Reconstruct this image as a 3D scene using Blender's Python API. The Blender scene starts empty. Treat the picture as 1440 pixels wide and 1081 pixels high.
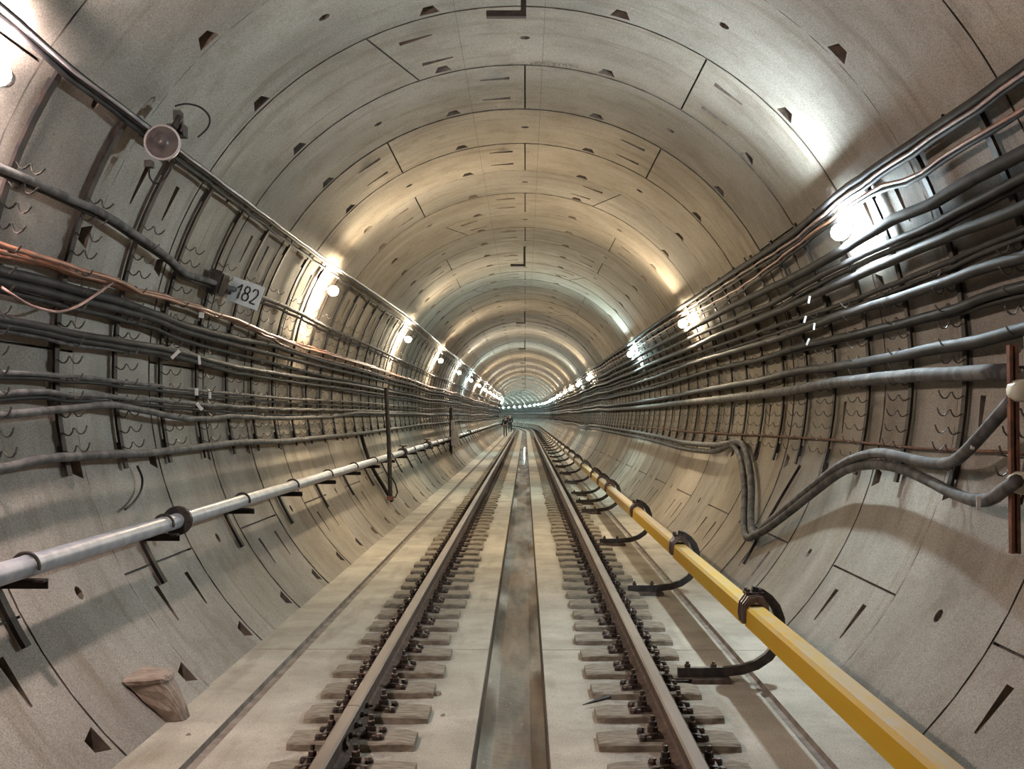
import bpy, math, random
from mathutils import Vector, Matrix
from mathutils.geometry import delaunay_2d_cdt
random.seed(7)
PI = math.pi
SC = bpy.context.scene
COL = SC.collection

# ------------------------------------------------------------------ geometry of the place
R = 2.68            # inner radius of the lining
ZC = 1.95           # height of the tunnel axis above the track slab
RING = 1.4          # length of one lining ring
Y_JOINT = 8.27      # one ring joint
Y0, Y1 = -11.33, 240.0
F = 1600.0
VX, VY = 738.5, 584.0
CAM = Vector((0.067, 0.0, 1.63))
d = Vector(((VX-720)/F, -(VY-540.5)/F, -1.0)).normalized()
cx_ = d.cross(Vector((0, 1, 0))).normalized()
cz_ = cx_.cross(d)
CR = Matrix((cx_, d, cz_))          # camera coordinates -> world

def bend(y):
    s = max(0.0, y-110.0)
    return -s*s/(2*600.0)
def bendv(v):
    return (v[0]+bend(v[1]), v[1], v[2])
def ray(px, py):
    return CR @ Vector(((px-720)/F, -(py-540.5)/F, -1.0))
def at_y(px, py, y):
    r = ray(px, py); return CAM + r*(y/r.y)
def at_z(px, py, z):
    r = ray(px, py); return CAM + r*((z-CAM.z)/r.z)
def on_wall(px, py, r):
    """theta (from the crown, + to the right) and y where a sight line meets radius r"""
    q = ray(px, py); a = q.x*q.x+q.z*q.z
    ox, oz = CAM.x, CAM.z-ZC
    b = 2*(ox*q.x+oz*q.z); c = ox*ox+oz*oz-r*r
    t = (-b+math.sqrt(b*b-4*a*c))/(2*a)
    p = CAM+q*t
    return math.atan2(p.x, p.z-ZC), p.y
def W(th, r, y):
    return (r*math.sin(th), y, ZC+r*math.cos(th))
def rad(a): return math.radians(a)

# ------------------------------------------------------------------ materials
def nodes(name):
    m = bpy.data.materials.new(name); m.use_nodes = True
    nt = m.node_tree; b = nt.nodes['Principled BSDF']
    return m, nt, b
def N(nt, t, **k):
    n = nt.nodes.new(t)
    for a, v in k.items():
        if a.startswith('i_'):
            n.inputs[a[2:].replace('_', ' ')].default_value = v
        else: setattr(n, a, v)
    return n
def mixc(nt, fac, a, b, blend='MIX'):
    n = nt.nodes.new('ShaderNodeMix'); n.data_type = 'RGBA'; n.blend_type = blend
    L = nt.links
    for sock, v in ((n.inputs[0], fac), (n.inputs[6], a), (n.inputs[7], b)):
        if isinstance(v, bpy.types.NodeSocket): L.new(v, sock)
        elif sock.type == 'VALUE': sock.default_value = v
        else: sock.default_value = tuple(v)+(1,) if len(v) == 3 else v
    return n.outputs[2]
def ramp(nt, src, stops):
    n = nt.nodes.new('ShaderNodeValToRGB'); nt.links.new(src, n.inputs[0])
    e = n.color_ramp.elements
    while len(e) < len(stops): e.new(0.5)
    for el, (p, c) in zip(e, stops):
        el.position = p; el.color = (c, c, c, 1) if not hasattr(c, '__len__') else tuple(c)+(1,)
    return n.outputs[0]
def noise(nt, co, scale, detail=4, rough=.55):
    n = N(nt, 'ShaderNodeTexNoise'); n.inputs['Scale'].default_value = scale
    n.inputs['Detail'].default_value = detail; n.inputs['Roughness'].default_value = rough
    nt.links.new(co, n.inputs['Vector']); return n.outputs[0]
def pos(nt, scale=None, loc=None):
    g = N(nt, 'ShaderNodeNewGeometry').outputs['Position']
    if scale is None and loc is None: return g
    mp = N(nt, 'ShaderNodeMapping'); nt.links.new(g, mp.inputs[0])
    if scale: mp.inputs['Scale'].default_value = scale
    if loc: mp.inputs['Location'].default_value = loc
    return mp.outputs[0]
def bump(nt, b, h, s=.3, dist=.01):
    n = N(nt, 'ShaderNodeBump'); n.inputs['Strength'].default_value = s; n.inputs['Distance'].default_value = dist
    nt.links.new(h, n.inputs['Height']); nt.links.new(n.outputs[0], b.inputs['Normal'])

def math_(nt, op, a, b=None):
    n = N(nt, 'ShaderNodeMath', operation=op)
    for s, v in ((n.inputs[0], a), (n.inputs[1], b)):
        if v is None: continue
        if isinstance(v, bpy.types.NodeSocket): nt.links.new(v, s)
        else: s.default_value = v
    return n.outputs[0]

def lining_material():
    m, nt, b = nodes('ring_concrete')
    p = pos(nt)
    col = mixc(nt, ramp(nt, noise(nt, p, .9, 6), [(.3, 0), (.7, 1)]), (.225, .197, .162), (.375, .335, .285))
    # each cast ring has a slightly different tone
    sep = N(nt, 'ShaderNodeSeparateXYZ'); nt.links.new(p, sep.inputs[0])
    k = math_(nt, 'FLOOR', math_(nt, 'DIVIDE', math_(nt, 'SUBTRACT', sep.outputs[1], Y_JOINT), RING))
    wn = N(nt, 'ShaderNodeTexWhiteNoise', noise_dimensions='1D'); nt.links.new(k, wn.inputs['W'])
    tone = mixc(nt, wn.outputs[0], (.86, .87, .9), (1.0, .97, .92))
    col = mixc(nt, 1.0, col, tone, 'MULTIPLY')
    # brown damp streaks running down the curve: narrow along the tunnel, long round the ring
    st = noise(nt, pos(nt, (.5, 5.0, .5)), 1.3, 5, .6)
    col = mixc(nt, math_(nt, 'MULTIPLY', ramp(nt, st, [(.54, 0), (.74, 1)]), .62), col, (.14, .10, .065))
    st2 = noise(nt, pos(nt, (.25, 1.2, .25), (3, 7, 1)), 1.1, 3)
    col = mixc(nt, math_(nt, 'MULTIPLY', ramp(nt, st2, [(.52, 0), (.72, 1)]), .35), col, (.45, .42, .37))
    fine = noise(nt, p, 110, 2)
    col = mixc(nt, .55, col, mixc(nt, 1.0, col, ramp(nt, fine, [(.35, .55), (.65, 1.45)]), 'MULTIPLY'))
    blot = noise(nt, pos(nt, None, (9, 3, 5)), 3.2, 6, .7)
    col = mixc(nt, ramp(nt, blot, [(.50, 0), (.68, .45)]), col, (.16, .125, .092))
    # two faint setting-out lines along the crown
    tn = math_(nt, 'DIVIDE', sep.outputs[0], math_(nt, 'MAXIMUM', math_(nt, 'SUBTRACT', sep.outputs[2], ZC), .2))
    for c0 in (-.169, .080):
        ln = math_(nt, 'LESS_THAN', math_(nt, 'ABSOLUTE', math_(nt, 'SUBTRACT', tn, c0)), .0011)
        col = mixc(nt, math_(nt, 'MULTIPLY', ln, .6), col, (.10, .085, .07))
    sp = noise(nt, p, 60, 3)
    col = mixc(nt, ramp(nt, sp, [(.30, .38), (.42, 0)]), col, (.15, .12, .09))
    nt.links.new(col, b.inputs['Base Color'])
    b.inputs['Roughness'].default_value = .9; b.inputs['Specular IOR Level'].default_value = .25
    bump(nt, b, mixc(nt, .5, noise(nt, p, 35, 5), noise(nt, p, 5, 3)), .35, .006)
    return m
def floor_material():
    m, nt, b = nodes('slab_concrete')
    p = pos(nt)
    col = mixc(nt, ramp(nt, noise(nt, p, 1.5, 6), [(.32, 0), (.68, 1)]), (.30, .27, .215), (.46, .42, .35))
    col = mixc(nt, math_(nt, 'MULTIPLY', ramp(nt, noise(nt, pos(nt, (3, .5, 1)), 1.6, 5), [(.55, 0), (.72, 1)]), .5), col, (.16, .125, .09))
    col = mixc(nt, ramp(nt, noise(nt, p, 45, 4), [(.3, .55), (.4, 0)]), col, (.16, .13, .10))
    sx = N(nt, 'ShaderNodeSeparateXYZ'); nt.links.new(p, sx.inputs[0])
    dx = math_(nt, 'ABSOLUTE', math_(nt, 'SUBTRACT', math_(nt, 'ABSOLUTE', sx.outputs[0]), .80))
    zone = ramp(nt, math_(nt, 'MULTIPLY', dx, 1.0), [(.16, 1), (.42, 0)])
    patch = ramp(nt, noise(nt, p, 7, 6, .7), [(.38, 0), (.60, .85)])
    col = mixc(nt, math_(nt, 'MULTIPLY', zone, patch), col, (.12, .092, .07))
    col = mixc(nt, ramp(nt, noise(nt, p, 2.6, 6, .65), [(.50, 0), (.70, .5)]), col, (.21, .18, .14))
    fine = noise(nt, p, 120, 2)
    col = mixc(nt, .5, col, mixc(nt, 1.0, col, ramp(nt, fine, [(.35, .6), (.65, 1.4)]), 'MULTIPLY'))
    nt.links.new(col, b.inputs['Base Color']); b.inputs['Roughness'].default_value = .85
    bump(nt, b, noise(nt, p, 25, 6), .4, .006)
    return m
def simple(name, c, c2=None, scale=20, rough=.5, metal=0.0, bs=.2, lo=.4, hi=.62, dist=.003, stretch=None):
    m, nt, b = nodes(name)
    p = pos(nt, stretch) if stretch else pos(nt)
    if c2:
        col = mixc(nt, ramp(nt, noise(nt, p, scale, 5), [(lo, 0), (hi, 1)]), c, c2)
        nt.links.new(col, b.inputs['Base Color'])
    else: b.inputs['Base Color'].default_value = tuple(c)+(1,)
    b.inputs['Roughness'].default_value = rough; b.inputs['Metallic'].default_value = metal
    if bs: bump(nt, b, noise(nt, p, scale*2, 3), bs, dist)
    return m
def glow(name, c, s):
    m, nt, b = nodes(name)
    b.inputs['Base Color'].default_value = (.9, .9, .9, 1)
    b.inputs['Emission Color'].default_value = tuple(c)+(1,); b.inputs['Emission Strength'].default_value = s
    return m

M = {}
M['lining'] = lining_material()
M['floor'] = floor_material()
M['grime'] = simple('pocket_grime', (.19, .145, .11), (.10, .08, .065), 14, .95)
M['joint'] = simple('joint_grime', (.10, .085, .07), (.05, .042, .035), 9, .95, bs=0)
M['post'] = simple('rusty_rack_steel', (.010, .008, .008), (.032, .019, .015), 12, .65, .2)
M['hook'] = simple('hook_steel', (.022, .018, .017), (.12, .09, .07), 25, .6, .3, bs=0, lo=.5, hi=.75)
M['cable'] = simple('dusty_black_cable', (.008, .0075, .008), (.027, .024, .023), 7, .7, bs=.1)
M['cable_grey'] = simple('dusty_grey_cable', (.05, .047, .048), (.12, .112, .108), 9, .78, bs=.1)
M['cable_brown'] = simple('copper_brown_cable', (.28, .105, .06), (.15, .075, .048), 9, .45, bs=0)
M['cable_pink'] = simple('faded_pink_cable', (.30, .18, .155), (.14, .08, .07), 4, .5, bs=0)
M['cable_pale'] = simple('pale_conduit', (.45, .42, .43), (.18, .15, .16), 1.2, .35, bs=0)
M['railside'] = simple('rusty_rail_side', (.050, .030, .022), (.11, .062, .042), 16, .8, .1)
M['railtop'] = simple('worn_rail_head', (.11, .078, .06), (.17, .13, .105), 5, .6, .35, stretch=(1, .12, 1))
M['clip'] = simple('oily_rail_fastening', (.028, .022, .020), (.085, .052, .038), 30, .5, .35)
M['plate'] = simple('fastening_plate', (.06, .045, .037), (.13, .09, .07), 20, .7, .2)
M['wood'] = simple('dusty_sleeper', (.255, .22, .17), (.15, .12, .09), 8, .9, bs=.5, dist=.006, stretch=(1.5, 5, 3))
M['pipe'] = simple('grey_painted_pipe', (.24, .25, .28), (.34, .34, .37), 9, .42, bs=.08)
M['dark'] = simple('black_iron', (.022, .02, .02), (.055, .042, .036), 18, .55, .3)
M['insul'] = simple('brown_insulator', (.06, .035, .03), (.13, .09, .08), 15, .4, 0)
M['rust'] = simple('bare_rusty_angle', (.20, .085, .05), (.10, .045, .032), 14, .8, .1)
M['beige'] = simple('beige_enamel', (.46, .43, .34), (.38, .34, .27), 8, .5, 0)
M['greybox'] = simple('grey_enamel', (.40, .37, .36), (.30, .28, .27), 8, .5, 0)
M['tag'] = simple('white_tag', (.75, .74, .74), None, bs=0)
for k_ in ('cable', 'cable_grey', 'post', 'wood'): M[k_].node_tree.nodes['Principled BSDF'].inputs['Specular IOR Level'].default_value = .3
M['signw'] = simple('white_sign_board', (.80, .83, .82), (.70, .73, .72), 12, .5, bs=0)
M['signk'] = simple('black_lettering', (.02, .025, .025), None, bs=0)
M['chalk'] = simple('stencil_lettering', (.10, .09, .07), None, bs=0)
M['stubm'] = simple('crumbled_concrete', (.30, .235, .19), (.14, .085, .055), 11, .95, bs=.9, dist=.01, lo=.45, hi=.75)
M['lamp_off'] = simple('dusty_lamp_glass', (.10, .085, .08), (.06, .05, .05), 18, .35, bs=0)
def yellow(dusty=0.0):
    m, nt, b = nodes('yellow_cover_plastic' if not dusty else 'dust_coated_cover_%d' % int(dusty*100))
    p = pos(nt)
    g = N(nt, 'ShaderNodeNewGeometry'); sp = N(nt, 'ShaderNodeSeparateXYZ'); nt.links.new(g.outputs['Normal'], sp.inputs[0])
    col = mixc(nt, ramp(nt, noise(nt, pos(nt, (6, .7, 6)), 1.5, 3), [(.35, 0), (.65, 1)]), (.50, .275, .006), (.50, .31, .018))
    du = math_(nt, 'MULTIPLY', ramp(nt, sp.outputs[2], [(.3, 0), (.9, 1)]), ramp(nt, noise(nt, pos(nt, (9, 2, 9)), 2.4, 5), [(.32, .0), (.72, .75)]))
    col = mixc(nt, du, col, (.38, .32, .23))
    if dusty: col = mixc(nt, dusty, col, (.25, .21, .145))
    nt.links.new(col, b.inputs['Base Color']); b.inputs['Roughness'].default_value = .6; b.inputs['Specular IOR Level'].default_value = .2
    return m
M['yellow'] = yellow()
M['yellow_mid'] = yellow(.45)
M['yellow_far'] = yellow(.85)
def trough():
    m, nt, b = nodes('wet_drain_bed')
    p = pos(nt, (2.5, .35, 1))
    n1 = noise(nt, p, 2.2, 6)
    col = mixc(nt, ramp(nt, n1, [(.38, 0), (.62, 1)]), (.045, .039, .031), (.135, .092, .058))
    col = mixc(nt, ramp(nt, noise(nt, pos(nt, (9, 2.5, 1)), 2.0, 6, .7), [(.62, 0), (.70, .5)]), col, (.30, .22, .16))
    nt.links.new(col, b.inputs['Base Color'])
    nt.links.new(ramp(nt, noise(nt, pos(nt, (2, .3, 1), (5, 5, 0)), 1.6, 4), [(.4, .5), (.62, .9)]), b.inputs['Roughness'])
    b.inputs['Specular IOR Level'].default_value = .35
    bump(nt, b, noise(nt, pos(nt), 22, 5), .4, .008)
    return m
M['trough'] = trough()
m, nt, b = nodes('standing_water'); M['water'] = m
b.inputs['Base Color'].default_value = (.03, .03, .027, 1); b.inputs['Roughness'].default_value = .06; b.inputs['IOR'].default_value = 1.33
bump(nt, b, noise(nt, pos(nt, (1, .3, 1)), 14, 2), .25, .003)
LS = 1.0
WARM, COOL, NEUT, PINK = (1.0, .83, .58), (.72, .98, .96), (.98, .95, .82), (1.0, .83, .78)
LAMP_E = 1900.0
M['warm'] = glow('warm_lamp_glow', WARM, LAMP_E)
M['cool'] = glow('cool_lamp_glow', COOL, LAMP_E)
M['blue'] = glow('bluish_lamp_glow', (.76, .92, 1.0), LAMP_E*1.1)
M['neut'] = glow('neutral_lamp_glow', NEUT, LAMP_E)
M['pink'] = glow('pinkish_lamp_glow', PINK, LAMP_E)
M['dim'] = glow('weak_warm_lamp_glow', WARM, LAMP_E*.25)
M['skin'] = simple('skin', (.45, .28, .2), None, bs=0)
M['cloth_dark'] = simple('dark_workwear', (.012, .014, .018), (.022, .024, .03), 8, .9, bs=0)
M['cloth_mid'] = simple('light_trousers', (.13, .12, .11), None, bs=0)
M['helmet'] = simple('dark_helmet', (.05, .05, .05), None, bs=0)

# ------------------------------------------------------------------ mesh building
class MB:
    def __init__(s): s.v = []; s.f = []; s.m = []
    def add(s, vs, fs, mi=0):
        b = len(s.v); s.v += [tuple(p) for p in vs]
        s.f += [tuple(b+i for i in f) for f in fs]; s.m += [mi]*len(fs)
    def box(s, c, h, mi=0, rot=None):
        """centre c, half sizes h, optional 3x3 rotation"""
        vs = []
        for x in (-1, 1):
            for y in (-1, 1):
                for z in (-1, 1):
                    q = Vector((x*h[0], y*h[1], z*h[2]))
                    if rot is not None: q = rot @ q
                    vs.append(Vector(c)+q)
        s.add(vs, [(0, 1, 3, 2), (4, 6, 7, 5), (0, 4, 5, 1), (2, 3, 7, 6), (0, 2, 6, 4), (1, 5, 7, 3)], mi)
    def hexa(s, v8, mi=0):
        """two quads: first four one end, last four the other"""
        s.add(v8, [(3, 2, 1, 0), (4, 5, 6, 7), (0, 1, 5, 4), (1, 2, 6, 5), (2, 3, 7, 6), (3, 0, 4, 7)], mi)
    def tube(s, pts, r, n=8, mi=0, cap=True, rr=None):
        pts = [Vector(p) for p in pts]; L = len(pts); b = len(s.v)
        up = None
        for i, p in enumerate(pts):
            t = (pts[min(i+1, L-1)]-pts[max(i-1, 0)]).normalized()
            if up is None:
                up = Vector((0, 0, 1)) if abs(t.z) < .9 else Vector((1, 0, 0))
            a = (up-t*up.dot(t)).normalized(); up = a; c = t.cross(a)
            q = rr[i] if rr else r
            for k in range(n):
                an = 2*PI*k/n
                s.v.append(tuple(p+(a*math.cos(an)+c*math.sin(an))*q))
        for i in range(L-1):
            for k in range(n):
                k2 = (k+1) % n
                s.f.append((b+i*n+k, b+i*n+k2, b+(i+1)*n+k2, b+(i+1)*n+k)); s.m.append(mi)
        if cap:
            s.f.append(tuple(b+k for k in range(n-1, -1, -1))); s.m.append(mi)
            s.f.append(tuple(b+(L-1)*n+k for k in range(n))); s.m.append(mi)
    def lathe(s, prof, o, axis, n=16, mi=0):
        """profile [(radius, along)] round an axis through o"""
        axis = Vector(axis).normalized(); o = Vector(o)
        a = axis.orthogonal().normalized(); c = axis.cross(a); b = len(s.v)
        for r_, h_ in prof:
            for k in range(n):
                an = 2*PI*k/n
                s.v.append(tuple(o+axis*h_+(a*math.cos(an)+c*math.sin(an))*max(r_, 1e-5)))
        for i in range(len(prof)-1):
            for k in range(n):
                k2 = (k+1) % n
                s.f.append((b+i*n+k, b+i*n+k2, b+(i+1)*n+k2, b+(i+1)*n+k)); s.m.append(mi)
    def prism(s, poly, y0, y1, mi=0):
        """cross-section poly [(x,z)] pushed along y"""
        n = len(poly)
        vs = [(x, y0, z) for x, z in poly]+[(x, y1, z) for x, z in poly]
        s.add(vs, [tuple(range(n)), tuple(range(2*n-1, n-1, -1))]+[(i, i+n, (i+1) % n+n, (i+1) % n) for i in range(n)], mi)
    def sweep(s, poly, ys, mi=0, close=True, cap=True, mis=None):
        """cross-section [(x,z)] swept along the bending tunnel"""
        n = len(poly); b = len(s.v)
        for y in ys:
            for x, z in poly: s.v.append((x+bend(y), y, z))
        e = n if close else n-1
        for i in range(len(ys)-1):
            for k in range(e):
                k2 = (k+1) % n
                s.f.append((b+i*n+k, b+(i+1)*n+k, b+(i+1)*n+k2, b+i*n+k2)); s.m.append(mis[k] if mis else mi)
        if cap and close:
            s.f.append(tuple(b+k for k in range(n))); s.m.append(mi)
            s.f.append(tuple(b+(len(ys)-1)*n+k for k in range(n-1, -1, -1))); s.m.append(mi)
    def mesh(s, name, mats, smooth=False, origin=None):
        if origin is None:
            xs = [p[0] for p in s.v]; ys = [p[1] for p in s.v]; zs = [p[2] for p in s.v]
            origin = ((min(xs)+max(xs))/2, (min(ys)+max(ys))/2, min(zs))
        ox, oy, oz = origin
        me = bpy.data.meshes.new(name)
        me.from_pydata([(x-ox, y-oy, z-oz) for x, y, z in s.v], [], s.f)
        for q in (mats if isinstance(mats, (list, tuple)) else [mats]): me.materials.append(q)
        me.polygons.foreach_set('material_index', s.m)
        if smooth: me.polygons.foreach_set('use_smooth', [True]*len(s.f))
        me.update()
        return me, Vector(origin)
def obj(name, mb, mats, parent=None, smooth=False, origin=None):
    me, o = mb.mesh(name, mats, smooth, origin)
    ob = bpy.data.objects.new(name, me); COL.objects.link(ob)
    if parent is not None:
        ob.parent = parent; ob.location = o-WP[parent.name]
    else: ob.location = o
    WP[ob.name] = o.copy()
    return ob
WP = {}
def thing(name, label, cat, loc, group=None):
    e = bpy.data.objects.new(name, None); COL.objects.link(e)
    e.empty_display_size = .1; e.location = loc; WP[e.name] = Vector(loc)
    e['label'] = label; e['category'] = cat
    if group: e['group'] = group
    return e
def tag(o, label, cat, group=None, kind=None):
    if label: o['label'] = label
    if cat: o['category'] = cat
    if group: o['group'] = group
    if kind: o['kind'] = kind
    return o
def dup(root, delta, label=None, group=None, keep=None):
    """a copy of a thing with copies of its parts and their sub-parts, moved by delta"""
    c = root.copy(); COL.objects.link(c); c.location = root.location+Vector(delta)
    if label: c['label'] = label
    if group: c['group'] = group
    for ch in root.children:
        q = ch.copy(); COL.objects.link(q); q.parent = c
        for g in ch.children:
            h = g.copy(); COL.objects.link(h); h.parent = q
    return c
ORD = 'first second third fourth fifth sixth seventh eighth ninth tenth eleventh twelfth thirteenth fourteenth fifteenth sixteenth seventeenth eighteenth nineteenth twentieth'.split()

# ------------------------------------------------------------------ the lining
CUT = rad(138.5)
def recess_poly(kind, a, y):
    """outline in (arc metres, y) and per-corner depth"""
    return None
def ring_variant(odd, key):
    """local pattern of one ring: list of (outline, depths)"""
    feats = []
    base = 1.4 if odd else -28.6
    joints = []
    for k in range(-3, 4):
        a = base+60*k
        if abs(a) > 134: continue
        n0 = n1 = a
        if key == 1 and k == 0: n0, n1 = a+4.4, a+10.3
        if key == 2 and k == 1: n0, n1 = a-4.0, a-10.0
        joints.append((n0, n1))
        w = .007
        u0, u1 = rad(n0)*R, rad(n1)*R
        feats.append(([(u0-w, .013), (u0+w, .013), (u1+w, 1.387), (u1-w, 1.387)], [.03]*4, 1))
        side = 1 if (key == 1 or a > 60) else -1
        for yy in (.38, 1.02):
            ac = n0+(n1-n0)*yy/1.4
            p = [(3.0*side, .040, .05), (8.6*side, .014, .006)]
            ua, ub = rad(ac+p[0][0])*R, rad(ac+p[1][0])*R
            pts = [(ua, yy-p[0][1]), (ub, yy-p[1][1]), (ub, yy+p[1][1]), (ua, yy+p[0][1])]
            dp = [p[0][2], p[1][2], p[1][2], p[0][2]]
            if side < 0: pts.reverse(); dp.reverse()
            feats.append((pts, dp, 0))
    for k in range(-5, 6):
        a = base+15+30*k
        if abs(a) > 135: continue
        if key and (-20 < a < -10 or 14 < a < 20) and False: continue
        u = rad(a)*R
        feats.append(([(u-.036, 1.20), (u+.036, 1.20), (u+.074, 1.345), (u-.074, 1.345)], [.015, .015, .07, .07], 0))
    for k in range(-3, 4):
        a = base+30+60*k
        if abs(a) > 134: continue
        u = rad(a)*R
        feats.append(([(u+.042*math.cos(q*PI/4), .70+.042*math.sin(q*PI/4)) for q in range(8)], [.05]*8, 0))
    # constrained triangulation of the ring surface with the recesses as faces
    vs = []; fs = []
    st = rad(2.6)
    nu = int(2*CUT/st)+1
    us = [(-CUT+2*CUT*i/nu)*R for i in range(nu+1)]
    y_a, y_b = .006, 1.394
    for y in (y_a, y_b):
        for u in us: vs.append(Vector((u, y)))
    outline = list(range(nu+1))+list(range(2*nu+1, nu, -1))
    fs.append(outline)
    for y in (.35, .7, 1.05):
        for u in us[1:-1]: vs.append(Vector((u+.0007, y+.0003)))
    for pts, dp, mi in feats:
        b = len(vs); vs += [Vector(p) for p in pts]; fs.append(list(range(b, b+len(pts))))
    ov, oe, of, iv, ie, iff = delaunay_2d_cdt(vs, [], fs, 1, 1e-5, True)
    surf = []
    for f, src in zip(of, iff):
        if 0 in src and len(src) == 1: surf.append(tuple(f))
    return [tuple(v) for v in ov], surf, feats
VAR = {}
for key_ in ((1, 0), (0, 1), (0, 0), (0, 2)):
    VAR[key_] = ring_variant(*key_)
def build_lining():
    parts = {'ceiling': MB(), 'wall_left': MB(), 'wall_right': MB()}
    def which(th): return 'ceiling' if abs(th) < rad(50) else ('wall_left' if th < 0 else 'wall_right')
    k0 = int(round((Y0-Y_JOINT)/RING)); k1 = int((Y1-Y_JOINT)/RING)
    rnd = random.Random(3)
    for k in range(k0, k1):
        y = Y_JOINT+RING*k
        odd = (k % 2 != 0)
        dr = rnd.uniform(-.004, .004); tilt = rnd.uniform(-.004, .004)
        near = y < 95
        def wp(u, yy, dep=0.0):
            rr = R+dr+tilt*(yy-.7)+dep
            th = u/R; Yy = y+yy
            return (rr*math.sin(th)+bend(Yy), Yy, ZC+rr*math.cos(th))
        if near:
            key = 0 if odd else (1, 0, 2)[(k//2) % 3]
            V, S, Fe = VAR[(1 if odd else 0, key)]
            groups = {}
            for f in S:
                u = sum(V[i][0] for i in f)/len(f)
                groups.setdefault(which(u/R), []).append(f)
            for nme, fl in groups.items():
                mb = parts[nme]; idx = {}; vl = []; ff = []
                for f in fl:
                    g = []
                    for i in f:
                        if i not in idx: idx[i] = len(vl); vl.append(wp(*V[i]))
                        g.append(idx[i])
                    ff.append(tuple(reversed(g)))
                mb.add(vl, ff, 0)
            for pts, dp, mi in Fe:
                mb = parts[which(pts[0][0]/R)]
                n = len(pts)
                top = [wp(*p) for p in pts]; bot = [wp(p[0], p[1], q) for p, q in zip(pts, dp)]
                if mi == 1:     # a joint runs the whole ring: strip bottom
                    mb.add(bot, [tuple(range(n))], 2)
                    mb.add(top+bot, [(i, (i+1) % n, (i+1) % n+n, i+n) for i in range(n)], 2)
                else:
                    mb.add(bot, [tuple(range(n))], 1)
                    mb.add(top+bot, [(i, (i+1) % n, (i+1) % n+n, i+n) for i in range(n)], 1)
            nu = 54
        else:
            nu = 72
            for i in range(nu):
                a, c = -CUT+2*CUT*i/nu, -CUT+2*CUT*(i+1)/nu
                parts[which((a+c)/2)].add([wp(a*R, .006), wp(a*R, 1.394), wp(c*R, 1.394), wp(c*R, .006)], [(0, 1, 2, 3)], 0)
        # joint groove to the next ring
        for i in range(nu):
            a, c = -CUT+2*CUT*i/nu, -CUT+2*CUT*(i+1)/nu
            mb = parts[which((a+c)/2)]
            mb.add([wp(a*R, 1.394), wp(c*R, 1.394), wp(c*R, 1.394, .03), wp(a*R, 1.394, .03)], [(0, 1, 2, 3)], 2)
            mb.add([wp(a*R, .006), wp(c*R, .006), wp(c*R, .006, .03), wp(a*R, .006, .03)], [(0, 1, 2, 3)], 2)
            mb.add([wp(a*R, 1.39, .028), wp(c*R, 1.39, .028), wp(c*R, 1.41, .028), wp(a*R, 1.41, .028)], [(0, 1, 2, 3)], 2)
    for nme, mb in parts.items():
        o = obj(nme, mb, [M['lining'], M['grime'], M['joint']], smooth=True, origin=(0, 0, 0))
        me = o.data
        sm = [p.material_index == 0 for p in me.polygons]
        me.polygons.foreach_set('use_smooth', sm)
        o['kind'] = 'structure'
build_lining()

# ------------------------------------------------------------------ track slab
def frange(a, b, s):
    n = max(1, int(round((b-a)/s))); return [a+(b-a)*i/n for i in range(n+1)]
def long_ys(a, b):
    ys = []
    y = a
    while y < b: ys.append(y); y += 4.0
    ys.append(b); return ys
def build_floor():
    mb = MB()
    joints = [Y0-2, -5.73, 7.97, 21.7, 35.4, 49.1, 62.8, 76.5, 90, 104, 118, 132, Y1]
    left = [(-1.93, -.25), (-.187, -.25), (-.187, 0), (-1.455, 0), (-1.462, -.03), (-1.527, -.03), (-1.533, 0), (-1.93, .0)]
    right = [(.187, -.25), (1.93, -.25), (1.93, 0), (1.515, 0), (1.508, -.03), (1.452, -.03), (1.446, 0), (.187, 0)]
    for a, c in zip(joints, joints[1:]):
        ys = long_ys(a+.006, c-.006)
        mb.sweep(left, ys, 0, mis=[1, 0, 0, 1, 1, 1, 0, 0]); mb.sweep(right, ys, 0, mis=[1, 0, 0, 1, 1, 1, 0, 0])
    ys = long_ys(Y0-2, Y1)
    mb.sweep([(-1.93, -.06), (-.187, -.06)], ys, 2, close=False); mb.sweep([(.187, -.06), (1.93, -.06)], ys, 2, close=False)
    o = obj('floor', mb, [M['floor'], simple('groove_dust', (.25, .21, .175), (.15, .12, .095), 6, .9), M['joint']], origin=(0, 0, 0)); o['kind'] = 'structure'
    mb = MB()
    mb.sweep([(-.19, -.02), (-.182, -.02), (-.175, -.10), (-.10, -.125), (.10, -.125), (.175, -.11), (.182, -.02), (.19, -.02)], ys, 0, close=False)
    o = obj('trim_1', mb, [M['trough']], origin=(0, 0, 0)); o['kind'] = 'structure'
build_floor()
w = MB(); w.sweep([(-.07, -.116), (.05, -.116)], frange(40, 62, 1), 0, close=False)
tag(obj('puddle', w, M['water']), 'long shallow puddle of standing water in the central drain channel, mirroring the lamps', 'puddle')

# ------------------------------------------------------------------ rails
RX = .797
def rail_profile(cx):
    half = [(.066, 0), (.066, .008), (.02, .024), (.0085, .035), (.0085, .105), (.034, .118), (.0355, .140), (.026, .149)]
    return [(cx+x, .028+z) for x, z in half]+[(cx-x, .028+z) for x, z in reversed(half)]
def rail(name, cx, y0, y1, label):
    mb = MB(); p = rail_profile(cx); mis = [0]*len(p)
    mis[6] = 1; mis[7] = 1; mis[8] = 1
    ys = frange(y0, y1, 4.0)
    mb.sweep(p[::-1], ys, 0, mis=[mis[(len(p)-2-i) % len(p)] for i in range(len(p))])
    return tag(obj(name, mb, [M['railside'], M['railtop']]), label, 'rail', 'running rails')
rail('running_rail', -RX, -8, 5.735, 'near length of the left running rail, ending at the rail joint beside the drain')
rail('running_rail', -RX, 5.742, Y1, 'long rusty left running rail beyond the rail joint, curving away at the far end')
rail('running_rail', RX, -8, Y1, 'rusty right running rail beside the yellow conductor rail cover')
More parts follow.
